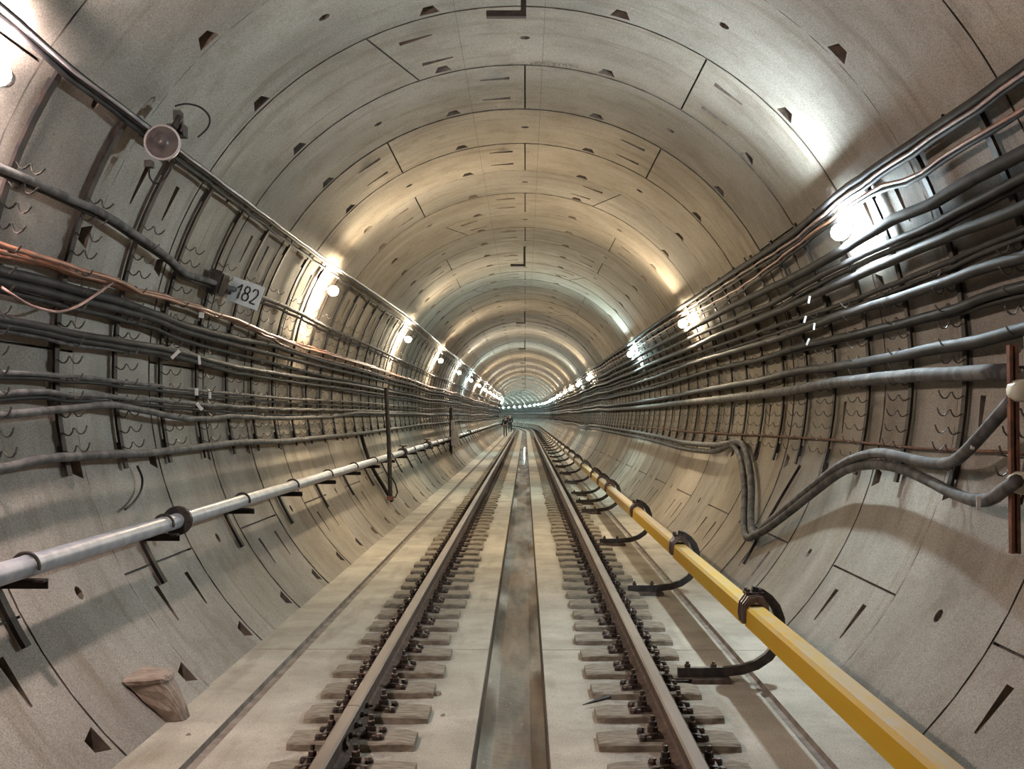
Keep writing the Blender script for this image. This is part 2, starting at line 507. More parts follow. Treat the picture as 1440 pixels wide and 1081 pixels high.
def bar_splice(y):
    t = thing('rail_joint_bar', 'dark bolted joint bar on the inner side of the left rail', 'rail joint', (-RX, y, .05))
    for s in (1,):
        mb = MB(); x = -RX+s*.020
        mb.prism([(x-.008, .066), (x+.012, .06), (x+.014, .075), (x+.004, .09), (x+.004, .118), (x+.012, .130), (x-.008, .134)], y-.36, y+.36)
        obj('joint_plate', mb, M['plate'], t)
    for k in (-.28, -.1, .1, .28):
        mb = MB(); mb.lathe([(0, 0), (.016, 0), (.016, .018), (.008, .02), (.008, .04), (0, .04)], (-RX+.024, y+k, .104), (1, 0, 0), 6)
        obj('bolt', mb, M['clip'], t)
bar_splice(5.738)

# half-sleepers with their rail fastenings
def sleeper(xc, sgn):
    """sleeper block under one rail: root at floor level"""
    t = thing('half_sleeper', '', 'sleeper', (xc, 0, 0))
    mb = MB(); rr = random.Random(int(xc*10))
    x0, x1 = (-1.10, -.455) if xc < 0 else (.455, 1.10)
    hy = .135
    vs = []
    n = 8
    for i in range(n+1):
        x = x0+(x1-x0)*i/n
        j = rr.uniform(-.006, .006)
        vs += [(x, -hy-.006+j, -.02), (x, -hy+j, .022), (x, -hy+.014+j, .030), (x, hy-.014-j, .030), (x, hy-j, .022), (x, hy+.006-j, -.02)]
    fs = []
    for i in range(n):
        for k in range(5): a = i*6+k; fs.append((a, a+6, a+7, a+1))
    fs += [(0, 1, 2, 3, 4, 5), tuple(n*6+k for k in range(5, -1, -1))]
    mb.add(vs, [tuple(reversed(f)) for f in fs])
    obj('block', mb, M['wood'], t)
    mb = MB(); mb.box((xc, 0, .034), (.17, .085, .008))
    for s in (-1, 1): mb.box((xc+s*.125, 0, .046), (.012, .085, .014))
    obj('base_plate', mb, M['plate'], t)
    for s in (-1, 1):
        mb = MB(); x = xc+s*.098
        mb.prism([(x-s*.045, .040), (x-s*.045, .052), (x-s*.010, .070), (x+s*.035, .062), (x+s*.035, .034)], -.05, .05)
        for a in (0, 1, 2):
            mb.lathe([(.027, 0), (.027, .009), (.020, .010)], (x, 0, .062+a*.010), (0, 0, 1), 10)
        mb.lathe([(0, 0), (.021, 0), (.021, .026), (.017, .030), (.012, .031), (.012, .056), (0, .058)], (x, 0, .088), (0, 0, 1), 6)
        for yy in (-.065, .065):
            mb.lathe([(.022, 0), (.022, .016), (.014, .028), (0, .03)], (xc+s*.148, yy, .040), (0, 0, 1), 8)
        obj('rail_clip', mb, M['clip'], t)
    return t
def joined(t, name):
    """one light mesh with the same shapes, for the far repeats"""
    mb = MB()
    mats = []
    base = WP[t.name]
    for ch in t.children:
        me = ch.data; off = WP[ch.name] if ch.name in WP else ch.location+base
        mt = me.materials[0]
        if mt not in mats: mats.append(mt)
        mi = mats.index(mt)
        mb.add([(v.co.x+off.x, v.co.y+off.y, v.co.z+off.z) for v in me.vertices], [tuple(p.vertices) for p in me.polygons], mi)
    return mb, mats
BLOCKS = []
for q_ in range(5):
    rr_ = random.Random(40+q_); mb = MB(); n_ = 10; a0 = -.322+rr_.uniform(-.03, .02); a1 = .322+rr_.uniform(-.02, .03); vs_ = []
    hh = .135+rr_.uniform(-.012, .010); sk = rr_.uniform(-.012, .012)
    for i in range(n_+1):
        x = a0+(a1-a0)*i/n_; e_ = .012 if i in (0, n_) else 0
        j1, j2 = rr_.uniform(-.007, .007)+sk*(i/n_-.5)*2, rr_.uniform(-.007, .007)+sk*(i/n_-.5)*2
        zt = .040+rr_.uniform(-.003, .002)-e_*.6
        vs_ += [(x, -hh-.006+j1, -.02), (x, -hh+j1+e_, zt-.008), (x, -hh+.016+j1+e_, zt), (x, hh-.016+j2-e_, zt), (x, hh+j2-e_, zt-.008), (x, hh+.006+j2, -.02)]
    fs_ = []
    for i in range(n_):
        for k in range(5): a = i*6+k; fs_.append((a, a+1, a+7, a+6))
    fs_ += [(5, 4, 3, 2, 1, 0), tuple(n_*6+k for k in range(6))]
    mb.add(vs_, fs_); me_, _o = mb.mesh('sleeper_block', M['wood'], origin=(0, 0, -.02)); BLOCKS.append(me_)
def place_sleepers():
    sp = .512; y_first = 5.69
    for side, xc in (('left', -RX), ('right', RX)):
        proto = sleeper(xc, 1)
        mb, mats = joined(proto, 'half_sleeper')
        far_me, _ = mb.mesh('half_sleeper_mesh', mats, origin=(0, 0, 0))
        n0 = -7
        stuff = MB()
        for k in range(n0, 720):
            y = y_first+k*sp
            if y > 236: break
            if k == n0: proto.location = (xc, y, 0); o = proto
            elif k < 40:
                o = dup(proto, (0, (k-n0)*sp, 0))
                for ch in o.children:
                    if ch.name.startswith('block'): ch.data = BLOCKS[(k*7+3+len(side)) % 5]
            elif k < 141:
                o = bpy.data.objects.new('half_sleeper', far_me); COL.objects.link(o); o.location = (bend(y), y, 0); o['category'] = 'sleeper'
            elif y < 190:
                for x0, x1, z0, z1, hy, mi in ((-.32, .32, -.01, .03, .115, 0), (-.17, .17, .018, .027, .07, 1)):
                    stuff.box((xc+(x0+x1)/2+bend(y), y, (z0+z1)/2), ((x1-x0)/2, hy, (z1-z0)/2), mi)
                continue
            else: break
            g = 'half sleepers under the %s rail' % side
            if k < 0:
                o['label'] = 'half sleeper block under the %s rail at the very bottom edge of the photo' % side; o['group'] = g+' at the bottom edge'
            elif k < 12:
                o['label'] = 'half sleeper block with dark rail clips, %s above the photo bottom under %s rail' % (ORD[k], side); o['group'] = g
            elif k < 40:
                o['label'] = 'small dusty half sleeper block in the middle stretch of the %s rail' % side; o['group'] = g+' in the middle stretch'
            else:
                o['label'] = 'tiny far off half sleeper block under the %s rail towards the tunnel end' % side; o['group'] = g+' far away'
        tag(obj('distant_sleepers', stuff, [M['wood'], M['clip']]), 'run of tiny sleeper blocks under the %s rail close to the vanishing point' % side, 'sleepers', kind='stuff')
place_sleepers()

# ------------------------------------------------------------------ third rail with yellow cover
CXR = 1.465
def third_rail():
    mb = MB()
    mb.sweep([(CXR-.03, .335), (CXR+.03, .335), (CXR+.03, .36), (CXR+.01, .372), (CXR+.01, .40), (CXR+.035, .41), (CXR+.035, .425), (CXR-.035, .425), (CXR-.035, .41), (CXR-.01, .40), (CXR-.01, .372), (CXR-.03, .36)][::-1], long_ys(-6, 300), 0)
    tag(obj('contact_rail', mb, M['railside']), 'dark steel conductor rail running inside the yellow cover along the right side', 'rail')
    by = [2.8, 7.02, 10.4, 14.3, 18.9, 20.9, 23.1, 27.1, 31.2]
    while by[-1] < 175: by.append(by[-1]+4.1)
    # one bracket built at y = 0
    t = thing('conductor_rail_bracket', '', 'bracket', (1.2, 0, 0))
    mb = MB()
    pth = [(1.0, .062), (1.13, .062), (1.28, .066), (1.39, .078), (1.48, .108), (1.555, .158), (1.605, .225), (1.628, .305), (1.625, .39), (1.600, .46), (1.56, .515), (1.51, .55), (1.455, .562)]
    n = len(pth)
    vs = []
    for i, (x, z) in enumerate(pth):
        a = pth[max(i-1, 0)]; c = pth[min(i+1, n-1)]
        tx, tz = c[0]-a[0], c[1]-a[1]; l = math.hypot(tx, tz); nx, nz = -tz/l, tx/l
        h = .028 if i < n-3 else .024
        for s, yy in ((-1, -.022), (1, -.022), (1, .022), (-1, .022)): vs.append((x+nx*h*s, yy, z+nz*h*s))
    fs = []
    for i in range(n-1):
        for k in range(4): a = i*4+k; b_ = i*4+(k+1) % 4; fs.append((a, b_, b_+4, a+4))
    fs += [(3, 2, 1, 0), tuple((n-1)*4+k for k in range(4))]
    mb.add(vs, fs); obj('arm', mb, M['dark'], t)
    mb = MB(); mb.box((1.20, 0, .014), (.12, .06, .014)); mb.box((1.14, 0, .031), (.17, .05, .003), 0)
    obj('foot', mb, M['plate'], t)
    mb = MB()
    for x in (1.06, 1.22):
        mb = MB(); mb.lathe([(.018, 0), (.018, .02), (.01, .022), (.01, .035), (0, .035)], (x, 0, .090), (0, 0, 1), 6); obj('bolt', mb, M['clip'], t)
    mb = MB()   # hood clamp gripping the conductor rail
    hood = []
    for s, (w_, z0, z1) in ((-1, (.075, .35, .52)), (1, (.075, .35, .52))): pass
    poly = [(CXR-.070, .375), (CXR-.078, .42), (CXR-.070, .485), (CXR-.040, .525), (CXR+.01, .535), (CXR+.045, .525), (CXR+.072, .485), (CXR+.078, .42), (CXR+.070, .375), (CXR+.052, .375), (CXR+.058, .43), (CXR+.048, .475), (CXR, .495), (CXR-.048, .475), (CXR-.058, .43), (CXR-.052, .375)]
    mb.prism(poly, -.085, .085)
    for yy in (-.06, 0, .06): mb.prism([(CXR+(x-CXR)*1.10, .45+(z-.45)*1.09) for x, z in poly], yy-.009, yy+.009)
    obj('insulator', mb, M['insul'], t)
    mb = MB(); mb.box((CXR, 0, .545), (.055, .05, .007))
    for s in (-1, 1):
        for yy in (-.03, .03): mb.lathe([(0, 0), (.013, 0), (.013, .022), (0, .022)], (CXR+s*.038, yy, .550), (0, 0, 1), 6)
    obj('clamp_plate', mb, M['clip'], t)
    for i, y in enumerate(by):
        if i == 0: o = t; o.location.y = y
        else: o = dup(t, (bend(y), y-by[0], 0))
        if i == 0:
            o['label'] = 'black curved conductor rail bracket below the bottom edge of the photo'
        elif i < 9:
            o['label'] = 'black curved bracket hooked over the yellow cover, %s from the photo bottom' % ORD[i-1]
            o['group'] = 'brackets of the conductor rail'
        else:
            o['label'] = 'tiny far off curved bracket of the conductor rail near the tunnel end'; o['group'] = 'far brackets of the conductor rail'
    # cover lengths between the brackets
    ends = [-5.0]+by
    for i, (a, c) in enumerate(zip(ends, ends[1:])):
        a2, c2 = a+.05, c-.05
        if c2-a2 < .3: continue
        mb = MB(); dz = .012*(1 if i % 2 else -1)
        x0, x1 = CXR-.058, CXR+.062
        out = [(x0-.004, .350), (x0, .452), (x0+.018, .470), (x1-.018, .470), (x1, .452), (x1+.004, .350)]
        inn = [(x1-.006, .350), (x1-.010, .445), (x0+.010, .445), (x0+.006, .350)]
        mb.sweep([(x, z+(dz*.3)) for x, z in (out+inn)][::-1], frange(a2, c2, .9) if c < 60 else [a2, c2], 0)
        if i < 8: lab = 'yellow box shaped conductor rail cover length, %s from the photo bottom' % ORD[i]; g = 'yellow conductor rail covers'
        else: lab = 'pale far off length of yellow conductor rail cover near the tunnel end'; g = 'far conductor rail covers'
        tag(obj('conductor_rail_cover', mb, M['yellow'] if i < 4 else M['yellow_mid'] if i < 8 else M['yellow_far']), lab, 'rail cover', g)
third_rail()

# ------------------------------------------------------------------ wall racks
PITCH = .9395
def th_of(px, py, r=2.58): return on_wall(px, py, r)
TL0 = th_of(117, 113)[0]; TL9 = th_of(167, 638)[0]-.035
TR0 = th_of(1252, 216)[0]; TR9 = th_of(1237, 672)[0]
HOOKS_L = []; HOOKS_R = []
def hook_mb(th, y):
    """double cable cradle sticking into the tunnel from the post"""
    mb = MB()
    er = Vector((math.sin(th), 0, math.cos(th)))            # outward
    up = Vector((0, 0, 1)); up = (up-er*up.dot(er)).normalized()
    o = Vector(W(th, 2.640, y))
    pts = []
    prof = [(0, .0), (.012, -.006), (.028, -.020), (.045, -.022), (.060, -.008), (.070, .014), (.080, .014), (.090, -.008), (.104, -.024), (.122, -.024), (.138, -.008), (.150, .018)]
    vs = []
    for dr, dz in prof:
        q = o-er*dr+up*dz
        vs += [q+Vector((0, -.010, 0))+up*.0028, q+Vector((0, .010, 0))+up*.0028, q+Vector((0, .010, 0))-up*.0028, q+Vector((0, -.010, 0))-up*.0028]
    fs = []
    n = len(prof)
    for i in range(n-1):
        for k in range(4): a = i*4+k; b_ = i*4+(k+1) % 4; fs.append((a, a+4, b_+4, b_))
    fs += [(0, 1, 2, 3), tuple((n-1)*4+k for k in (3, 2, 1, 0))]
    mb.add(vs, fs); return mb
def post_mb(t0, t1, y, foot=True):
    mb = MB(); n = 14; w_ = .031
    vs = []
    for i in range(n+1):
        th = t0+(t1-t0)*i/n
        for rr_, yy in ((2.638, -w_), (2.638, w_), (2.655, w_), (2.655, -w_)): vs.append(W(th, rr_, y+yy))
    fs = []
    for i in range(n):
        for k in range(4): a = i*4+k; b_ = i*4+(k+1) % 4; fs.append((a, a+4, b_+4, b_))
    fs += [(0, 1, 2, 3), tuple(n*4+k for k in (3, 2, 1, 0))]
    mb.add(vs, fs)
    for q in (.06, .5, .94):      # stand-off blocks to the lining
        th = t0+(t1-t0)*q
        a = Vector(W(th, 2.662, y)); er = Vector((math.sin(th), 0, math.cos(th))); et = Vector((math.cos(th), 0, -math.sin(th)))
        mb.box(a, (.007, .02, .05), 0, Matrix((er, Vector((0, 1, 0)), et)).transposed())
    return mb
def racks(side):
    t0, t1 = (TL0, TL9) if side == 'left' else (TR0, TR9)
    s = -1 if side == 'left' else 1
    y_start = 5.6 if side == 'left' else 6.68
    sp = .105/2.6
    # hook rows below the top cables
    rows = []
    th = t0+s*.30
    if side == 'left': th = t0-.20
    while (th > t1+.02) if side == 'left' else (th < t1-.02):
        rows.append(th); th += s*sp
    y_first = y_start-PITCH*4
    lo = 2*PI if False else 0
    t = thing('cable_rack_post', '', 'cable rack', W(t1, 2.65, y_first))
    obj('post', post_mb(t0, t1, y_first), M['post'], t)
    for a in rows: obj('hook', hook_mb(a, y_first), M['hook'], t)
    mb, mats = joined(t, 'cable_rack_post')
    o0 = WP[t.name]
    far_me, _ = mb.mesh('cable_rack_post_mesh', mats, origin=tuple(o0))
    # lighter version for the distance
    mb2 = post_mb(t0, t1, y_first)
    for a in rows[::2]:
        c = Vector(W(a, 2.57, y_first)); er = Vector((math.sin(a), 0, math.cos(a)))
        mb2.box(c, (.07, .01, .004), 0, Matrix((er, Vector((0, 1, 0)), Vector((er.z, 0, -er.x)))).transposed())
    light_me, _ = mb2.mesh('cable_rack_post_far', [M['post']], origin=tuple(o0))
    stuff = MB()
    n = 0
    for k in range(0, 400):
        y = y_first+k*PITCH
        if y > 235: break
        n += 1
        if k == 0: o = t
        elif y < 24: o = dup(t, (0, k*PITCH, 0))
        elif n <= 150:
            o = bpy.data.objects.new('cable_rack_post', far_me if y < 60 else light_me); COL.objects.link(o)
            o.location = (o0.x+bend(y), y, o0.z); o['category'] = 'cable rack'
        elif y < 250:
            c0 = len(stuff.v)
            q = post_mb(t0, t1, y); stuff.add([(x+bend(y), a, z) for x, a, z in q.v], q.f); continue
        else: break
        j = k-4
        if j < 0:
            o['label'] = 'dark curved cable rack post on the %s wall just outside the photo edge' % side; o['group'] = 'racks outside the %s edge' % side
        elif j < 12:
            o['label'] = 'dark curved cable rack post with hooks, %s inside the photo\'s %s edge' % (ORD[j], side); o['group'] = 'cable racks on the %s wall' % side
        elif y < 40:
            o['label'] = 'dark cable rack post in the middle distance of the %s wall' % side; o['group'] = 'cable racks in the middle distance, %s wall' % side
        else:
            o['label'] = 'tiny dark cable rack post far along the %s wall towards the tunnel end' % side; o['group'] = 'far cable racks, %s wall' % side
    if stuff.v: tag(obj('distant_cable_racks', stuff, M['post']), 'run of tiny rack posts on the %s wall close to the vanishing point' % side, 'cable racks', kind='stuff')
racks('left'); racks('right')

# ------------------------------------------------------------------ cables along the walls
def sample_path(knots, y_end, wob=.004, seed=0, step=.313, y_begin=None):
    """knots [(theta,r,y)] sorted by y; returns points with a slight sag between racks"""
    ph = 1.3 if knots[0][0] > 0 else 4.1
    ks = sorted(knots, key=lambda q: q[2])
    if y_begin is not None and ks[0][2] > y_begin: ks = [(ks[0][0], ks[0][1], y_begin)]+ks
    th_mean = ks[-1][0]
    ys = []; y = ks[0][2]
    while y < y_end:
        ys.append(y); y += step if y < 45 else (PITCH if y < 110 else PITCH*3)
    ys.append(y_end)
    out = []; i = 0
    for y in ys:
        while i < len(ks)-2 and y > ks[i+1][2]: i += 1
        if y >= ks[-1][2]:
            th, r = ks[-1][0], ks[-1][1]
            e = y-ks[-1][2]
            th += (.008*math.sin(y*.23+ph)+.005*math.sin(y*.71+ph*2))*min(1, e/14)
        else:
            a, b_ = ks[i], ks[i+1]; f = (y-a[2])/(b_[2]-a[2]+1e-9); f = f*f*(3-2*f)*.5+f*.5
            th = a[0]+(b_[0]-a[0])*f; r = a[1]+(b_[1]-a[1])*f
        sag = wob*(1-abs(math.sin(PI*(y/PITCH))))
        s = 1 if th > 0 else -1
        p = W(th, r, y)
        out.append((p[0]+bend(y), y, p[2]-sag*2.0))
    return out
def cable(name, pxs, r, rad_, mat, label, group, y_end=None, wob=.0025, n=8, cat='cable', begin=-6, th_off=0.0):
    kn = []
    for q in pxs:
        t_, y_ = on_wall(q[0], q[1], r); kn.append((t_+th_off, r, y_))
    kn.sort(key=lambda q: q[2])
    th, rr_, yl = kn[-1]; sg = 1 if th > 0 else -1
    for _ in range(60):
        p0 = Vector(W(th, r, 0))
        if all((p0-Vector(W(t2, r2, 0))).length > rad_+q2+.005 for t2, r2, q2 in PLACED): break
        th += sg*.002
    PLACED.append((th, r, rad_))
    if abs(th-kn[-1][0]) > 1e-6: kn.append((th, r, yl+5))
    pts = sample_path(kn, y_end if y_end else Y1-4, wob, seed=len(pxs)*7+int(pxs[0][1]), y_begin=begin)
    mb = MB(); mb.tube(pts, rad_, n)
    return tag(obj(name, mb, mat, smooth=True), label, cat, group)
PLACED = []
GR, GL = 'cables on the right wall', 'cables on the left wall'
R0 = [(1440, 93), (1367, 145), (1252, 222), (1192, 263), (1113, 330), (993, 408), (960, 430)]
cable('power_cable', R0, 2.60, .030, M['cable'], 'thick dark trunk of the topmost cable run on the right wall', GR)
cable('lighting_cable', [(x, y+9) for x, y in R0[:-2]], 2.575, .011, M['cable_pink'], 'thin faded pink wire clipped along the topmost right cable', GR, wob=.006)
cable('lighting_cable', [(x, y+16) for x, y in R0[:-2]], 2.59, .013, M['cable'], 'thin dark wire hanging just under the topmost right cable', GR, wob=.006)
R1 = [(1440, 150), (1435, 156), (1380, 184), (1372, 190), (1324, 221), (1283, 248), (1228, 264), (1039, 405), (975, 440)]
cable('lighting_cable', R1, 2.58, .012, M['cable_brown'], 'thin wavy copper brown wire below the topmost right cables', GR, wob=.007)
cable('lighting_cable', [(x, y+7) for x, y in R1[:1]+R1[2:]], 2.60, .014, M['cable'], 'dark wire sagging beside the copper brown wire on the right wall', GR, wob=.006)
R2 = [(1440, 214), (1387, 240), (1310, 286), (1252, 310), (1218, 331), (1158, 367), (1123, 386), (1070, 411), (1031, 430), (984, 455)]
cable('power_cable', R2, 2.56, .038, M['cable'], 'thick black ribbed cable crossing just under the bright right lamp', GR)
R3 = [(1440, 247), (1360, 290), (1300, 321), (1240, 346), (1180, 374), (1147, 391), (1087, 426), (1050, 441), (975, 473), (950, 485)]
cable('power_cable', R3, 2.56, .026, M['cable'], 'black cable with bright top edge, second below the bright right lamp', GR)
cable('power_cable', [(x, y+11) for x, y in R3], 2.60, .022, M['cable'], 'dark cable tucked behind the second cable below the right lamp', GR)
R4 = [(1440, 290), (1396, 308), (1348, 326), (1315, 340), (1252, 367), (1180, 399), (1098, 436), (1053, 454), (1012, 470), (975, 488)]
cable('power_cable', R4, 2.54, .034, M['cable'], 'thick shiny black cable just above the lit white patch on right wall', GR)
R5 = [(1440, 322), (1380, 347), (1324, 372), (1264, 396), (1204, 420), (1180, 429), (1098, 456), (1012, 485)]
cable('power_cable', R5, 2.59, .020, M['cable'], 'thin dark cable just below the lit white patch on right wall', GR)
cable('power_cable', [(x, y+10) for x, y in R5], 2.58, .016, M['cable'], 'lower twin of the thin cable below the lit white patch', GR)
R6 = [(1440, 360), (1384, 376), (1324, 398), (1283, 412), (1228, 429), (1180, 444), (1098, 475), (1039, 492), (975, 510), (920, 531)]
cable('power_cable', R6, 2.54, .034, M['cable'], 'thick black cable with narrow highlight, above the free hook rows on right wall', GR)
R7 = [(1440, 401), (1396, 413), (1334, 437), (1264, 455), (1204, 469), (1125, 487), (1070, 505), (1012, 517), (920, 545)]
cable('power_cable', R7, 2.56, .030, M['cable'], 'dark cable directly above the upper free hooks on the right wall', GR)
cable('power_cable', [(1440, 414), (1396, 426), (1334, 443), (1264, 459), (1204, 474)], 2.59, .018, M['cable'], 'thin dark cable behind the one above the upper free hooks', GR)
R8 = [(1440, 461), (1387, 478), (1324, 488), (1252, 503), (1180, 515), (1125, 521), (1059, 537), (995, 548), (920, 562)]
cable('power_cable', R8, 2.55, .038, M['cable'], 'thick dark cable immediately above the thickest grey cable', GR)
R9 = [(1421, 522), (1348, 525), (1276, 528), (1180, 537), (1098, 551), (1042, 558), (995, 563), (970, 565), (920, 571)]
cable('power_cable', R9, 2.53, .044, M['cable_grey'], 'thickest grey cable ending at the rusty frame on the right edge', GR, begin=None)
R10 = [(1423, 636), (1293, 630), (1227, 623), (1160, 617), (1093, 613), (1010, 609), (960, 606)]
cable('earthing_strip', R10, 2.63, .009, M['rust'], 'thin rusty steel strip crossing the lower rack hooks on the right', GR, wob=.002, begin=5.5)

def free_cable(name, pts, rad_, mat, label, group=None, cat='cable', n=8, sub=5):
    P = [Vector(p) for p in pts]; out = []
    for i in range(len(P)-1):
        a, b_, c, e = P[max(i-1, 0)], P[i], P[i+1], P[min(i+2, len(P)-1)]
        for k in range(sub):
            t = k/sub
            out.append(.5*((2*b_)+(c-a)*t+(2*a-5*b_+4*c-e)*t*t+(3*b_-a-3*c+e)*t**3))
    out.append(P[-1])
    mb = MB(); mb.tube(out, rad_, n)
    return tag(obj(name, mb, mat, smooth=True), label, cat, group)
def wallp(px, py, r):
    t_, y_ = on_wall(px, py, r); return W(t_, r, y_)
# the two drooping cables: along the wall, down in a bend, then up to the cabinet
def droop(dx, dy, up_pts, label, r=2.56, dth=0.0):
    far = []
    base = [(831, 600), (880, 608), (924, 617), (960, 626), (1005, 630)]
    t0_, y0_ = on_wall(831, 600, r)
    ys = [y for y in frange(y0_+3, Y1-6, 3)]
    for y in reversed(ys):
        p = W(t0_+dth+.012*math.sin(y*.3), r, y); far.append((p[0]+bend(y), y, p[2]))
    seq = [wallp(x+dx*.3, y+dy*(.5+.15*i), r) for i, (x, y) in enumerate(base)]
    bendp = [(1030, 623), (1041, 637), (1047, 663), (1049, 690), (1048, 722), (1049, 744), (1055, 754)]
    seq += [wallp(x+dx, y+dy*.5, 2.60-.02*(i == 6)) for i, (x, y) in enumerate(bendp)]
    seq += [wallp(x, y, rr_) for x, y, rr_ in up_pts]
    return free_cable('power_cable', far+seq, .034, M['cable_grey'], label, 'drooping grey cables on the right wall', sub=4)
droop(8, -4, [(1078, 737, 2.56), (1107, 714, 2.54), (1140, 686, 2.53), (1178, 657, 2.52), (1205, 643, 2.51), (1237, 637, 2.51), (1270, 643, 2.50), (1307, 651, 2.50), (1337, 650, 2.48), (1360, 633, 2.46), (1393, 597, 2.44), (1424, 562, 2.43)],
      'upper of two grey cables drooping on right wall, rising to the rusty frame', 2.56)
droop(-2, 4, [(1076, 745, 2.57), (1107, 722, 2.56), (1140, 696, 2.55), (1178, 667, 2.545), (1205, 656, 2.54), (1237, 653, 2.54), (1273, 661, 2.54), (1310, 678, 2.53), (1333, 690, 2.52), (1365, 702, 2.50), (1392, 702, 2.48), (1412, 688, 2.46), (1430, 676, 2.44)],
      'lower of two grey cables drooping on right wall, below its twin', 2.585, .034)
# angled strut behind the bend of the drooping cables
mb = MB(); mb.tube([wallp(1125, 655, 2.65), wallp(1098, 700, 2.65), wallp(1072, 745, 2.65), wallp(1046, 792, 2.655)], .018, 4)
tag(obj('rack_extension_bar', mb, M['post']), 'dark strip continuing a rack post down behind the drooping grey cables', 'bar')

# left wall
L0 = [(0, 10), (57, 63), (117, 113), (180, 160), (207, 180), (260, 220), (333, 275), (400, 325), (447, 359), (572, 446)]
cable('power_cable', L0, 2.60, .026, M['cable'], 'thick dark trunk of the topmost cable run on the left wall', GL, wob=.002)
cable('lighting_conduit', [(x+3, y-1) for x, y in L0], 2.565, .010, M['cable_pale'], 'thin pale shiny conduit along the topmost left cable', GL, wob=.003, cat='conduit')
cable('lighting_cable', [(x-2, y+9) for x, y in L0], 2.59, .014, M['cable'], 'thin dark wire under the topmost left cable', GL, wob=.008)
L1 = [(0, 236), (44, 253), (95, 278), (142, 297), (189, 328), (233, 358), (259, 384), (300, 397), (386, 424), (417, 438), (460, 460)]
cable('signal_cable', L1, 2.56, .024, M['cable_grey'], 'grey cable run passing just behind the white number sign', GL)
cable('signal_cable', [(x, y+7) for x, y in L1], 2.59, .014, M['cable'], 'thin dark wire under the cable run behind the number sign', GL, wob=.006)
L2 = [(0, 342), (62, 362), (111, 377), (164, 393), (200, 411), (240, 421), (285, 434), (336, 450), (375, 468), (401, 478), (427, 489), (453, 495)]
cable('copper_cable', L2, 2.525, .015, M['cable_brown'], 'orange copper wire, upper strand of the bright orange pair on the left', GL, wob=.004)
cable('copper_cable', [(0, 350), (62, 368), (90, 377), (130, 390), (164, 399), (205, 408), (240, 417), (285, 438), (336, 452), (380, 474), (427, 484)], 2.560, .013, M['cable_brown'], 'orange copper wire, lower strand of the bright orange pair on the left', GL, wob=.008)
cable('copper_cable', [(0, 358), (62, 373), (111, 388), (164, 404), (230, 415), (285, 431), (350, 462), (420, 494)], 2.600, .011, M['cable_brown'], 'thin brown wire lying under the bright orange pair on the left', GL, wob=.006)
L3 = [(0, 380), (55, 393), (111, 408), (178, 426), (220, 442), (272, 461), (334, 476), (380, 484), (401, 491), (453, 507)]
cable('power_cable', L3, 2.55, .028, M['cable'], 'thick dark cable right under the orange wires on the left', GL)
L4 = [(0, 394), (50, 407), (100, 419), (160, 433), (207, 445), (260, 466), (300, 477), (380, 497), (460, 517)]
cable('power_cable', L4, 2.56, .026, M['cable'], 'thick dark cable, second under the orange wires on the left', GL)
cable('power_cable', [(x, y+13) for x, y in L4], 2.60, .018, M['cable'], 'thin dark cable, third under the orange wires on the left', GL)
L5 = [(0, 447), (60, 459), (117, 471), (180, 481), (233, 490), (333, 516), (400, 527), (480, 538)]
cable('power_cable', L5, 2.55, .022, M['cable'], 'upper dark cable of the dense band halfway up the left wall', GL)
cable('power_cable', [(x, y+8) for x, y in L5], 2.56, .020, M['cable'], 'middle dark cable of the dense band halfway up the left wall', GL)
cable('power_cable', [(x, y+15) for x, y in L5[:3]]+[(187, 493), (267, 507), (333, 522), (440, 541)], 2.58, .014, M['cable_grey'], 'lower thin grey cable of the dense band halfway up the left wall', GL, wob=.006)
L6 = [(0, 523), (60, 526), (117, 530), (200, 540), (300, 551), (400, 560), (480, 564)]
cable('signal_cable', L6, 2.56, .014, M['cable_grey'], 'thin grey wire, upper of the close pair above the lower free hooks', GL)
cable('signal_cable', [(x, y+6) for x, y in L6], 2.58, .012, M['cable'], 'thin dark wire, lower of the close pair above the lower free hooks', GL, wob=.006)
L7 = [(0, 553), (50, 549), (100, 554), (150, 557), (233, 563), (283, 568), (340, 572), (393, 575), (467, 576)]
cable('signal_cable', L7, 2.555, .017, M['cable_grey'], 'grey cable just above the thick bowed cable on the left wall', GL, wob=.006)
cable('signal_cable', [(x, y+8) for x, y in L7], 2.585, .013, M['cable'], 'thin dark wire crossing behind the thick bowed cable on the left', GL, wob=.006)
L8 = [(0, 583), (83, 576), (120, 571), (153, 568), (187, 573), (225, 582), (267, 589), (300, 588), (323, 585), (393, 588), (460, 586), (505, 580)]
cable('power_cable', L8, 2.545, .022, M['cable_grey'], 'thick grey bowed cable above the empty lower hooks on the left', GL)
L9 = [(0, 658), (67, 644), (120, 640), (167, 638), (207, 637), (267, 630), (333, 622), (400, 620), (467, 613), (508, 609), (550, 603), (600, 596)]
cable('power_cable', L9, 2.55, .026, M['cable_grey'], 'lowest grey cable on the left wall, hung along the rack feet', GL)
free_cable('slack_wire', [wallp(x, y, r) for x, y, r in ((0, 402, 2.55), (14, 412, 2.5), (40, 428, 2.48), (65, 436, 2.48), (85, 438, 2.48), (110, 430, 2.48), (138, 412, 2.5), (166, 391, 2.54))], .008, M['cable_pink'],
           'thin pale wire hanging in a loose loop in front of the left cables')
free_cable('slack_wire', [wallp(x, y, 2.63) for x, y in ((193, 655), (200, 672), (198, 690), (188, 706), (176, 716))], .008, M['cable'],
           'short thin dark wire curling down to the grey pipe on the left')

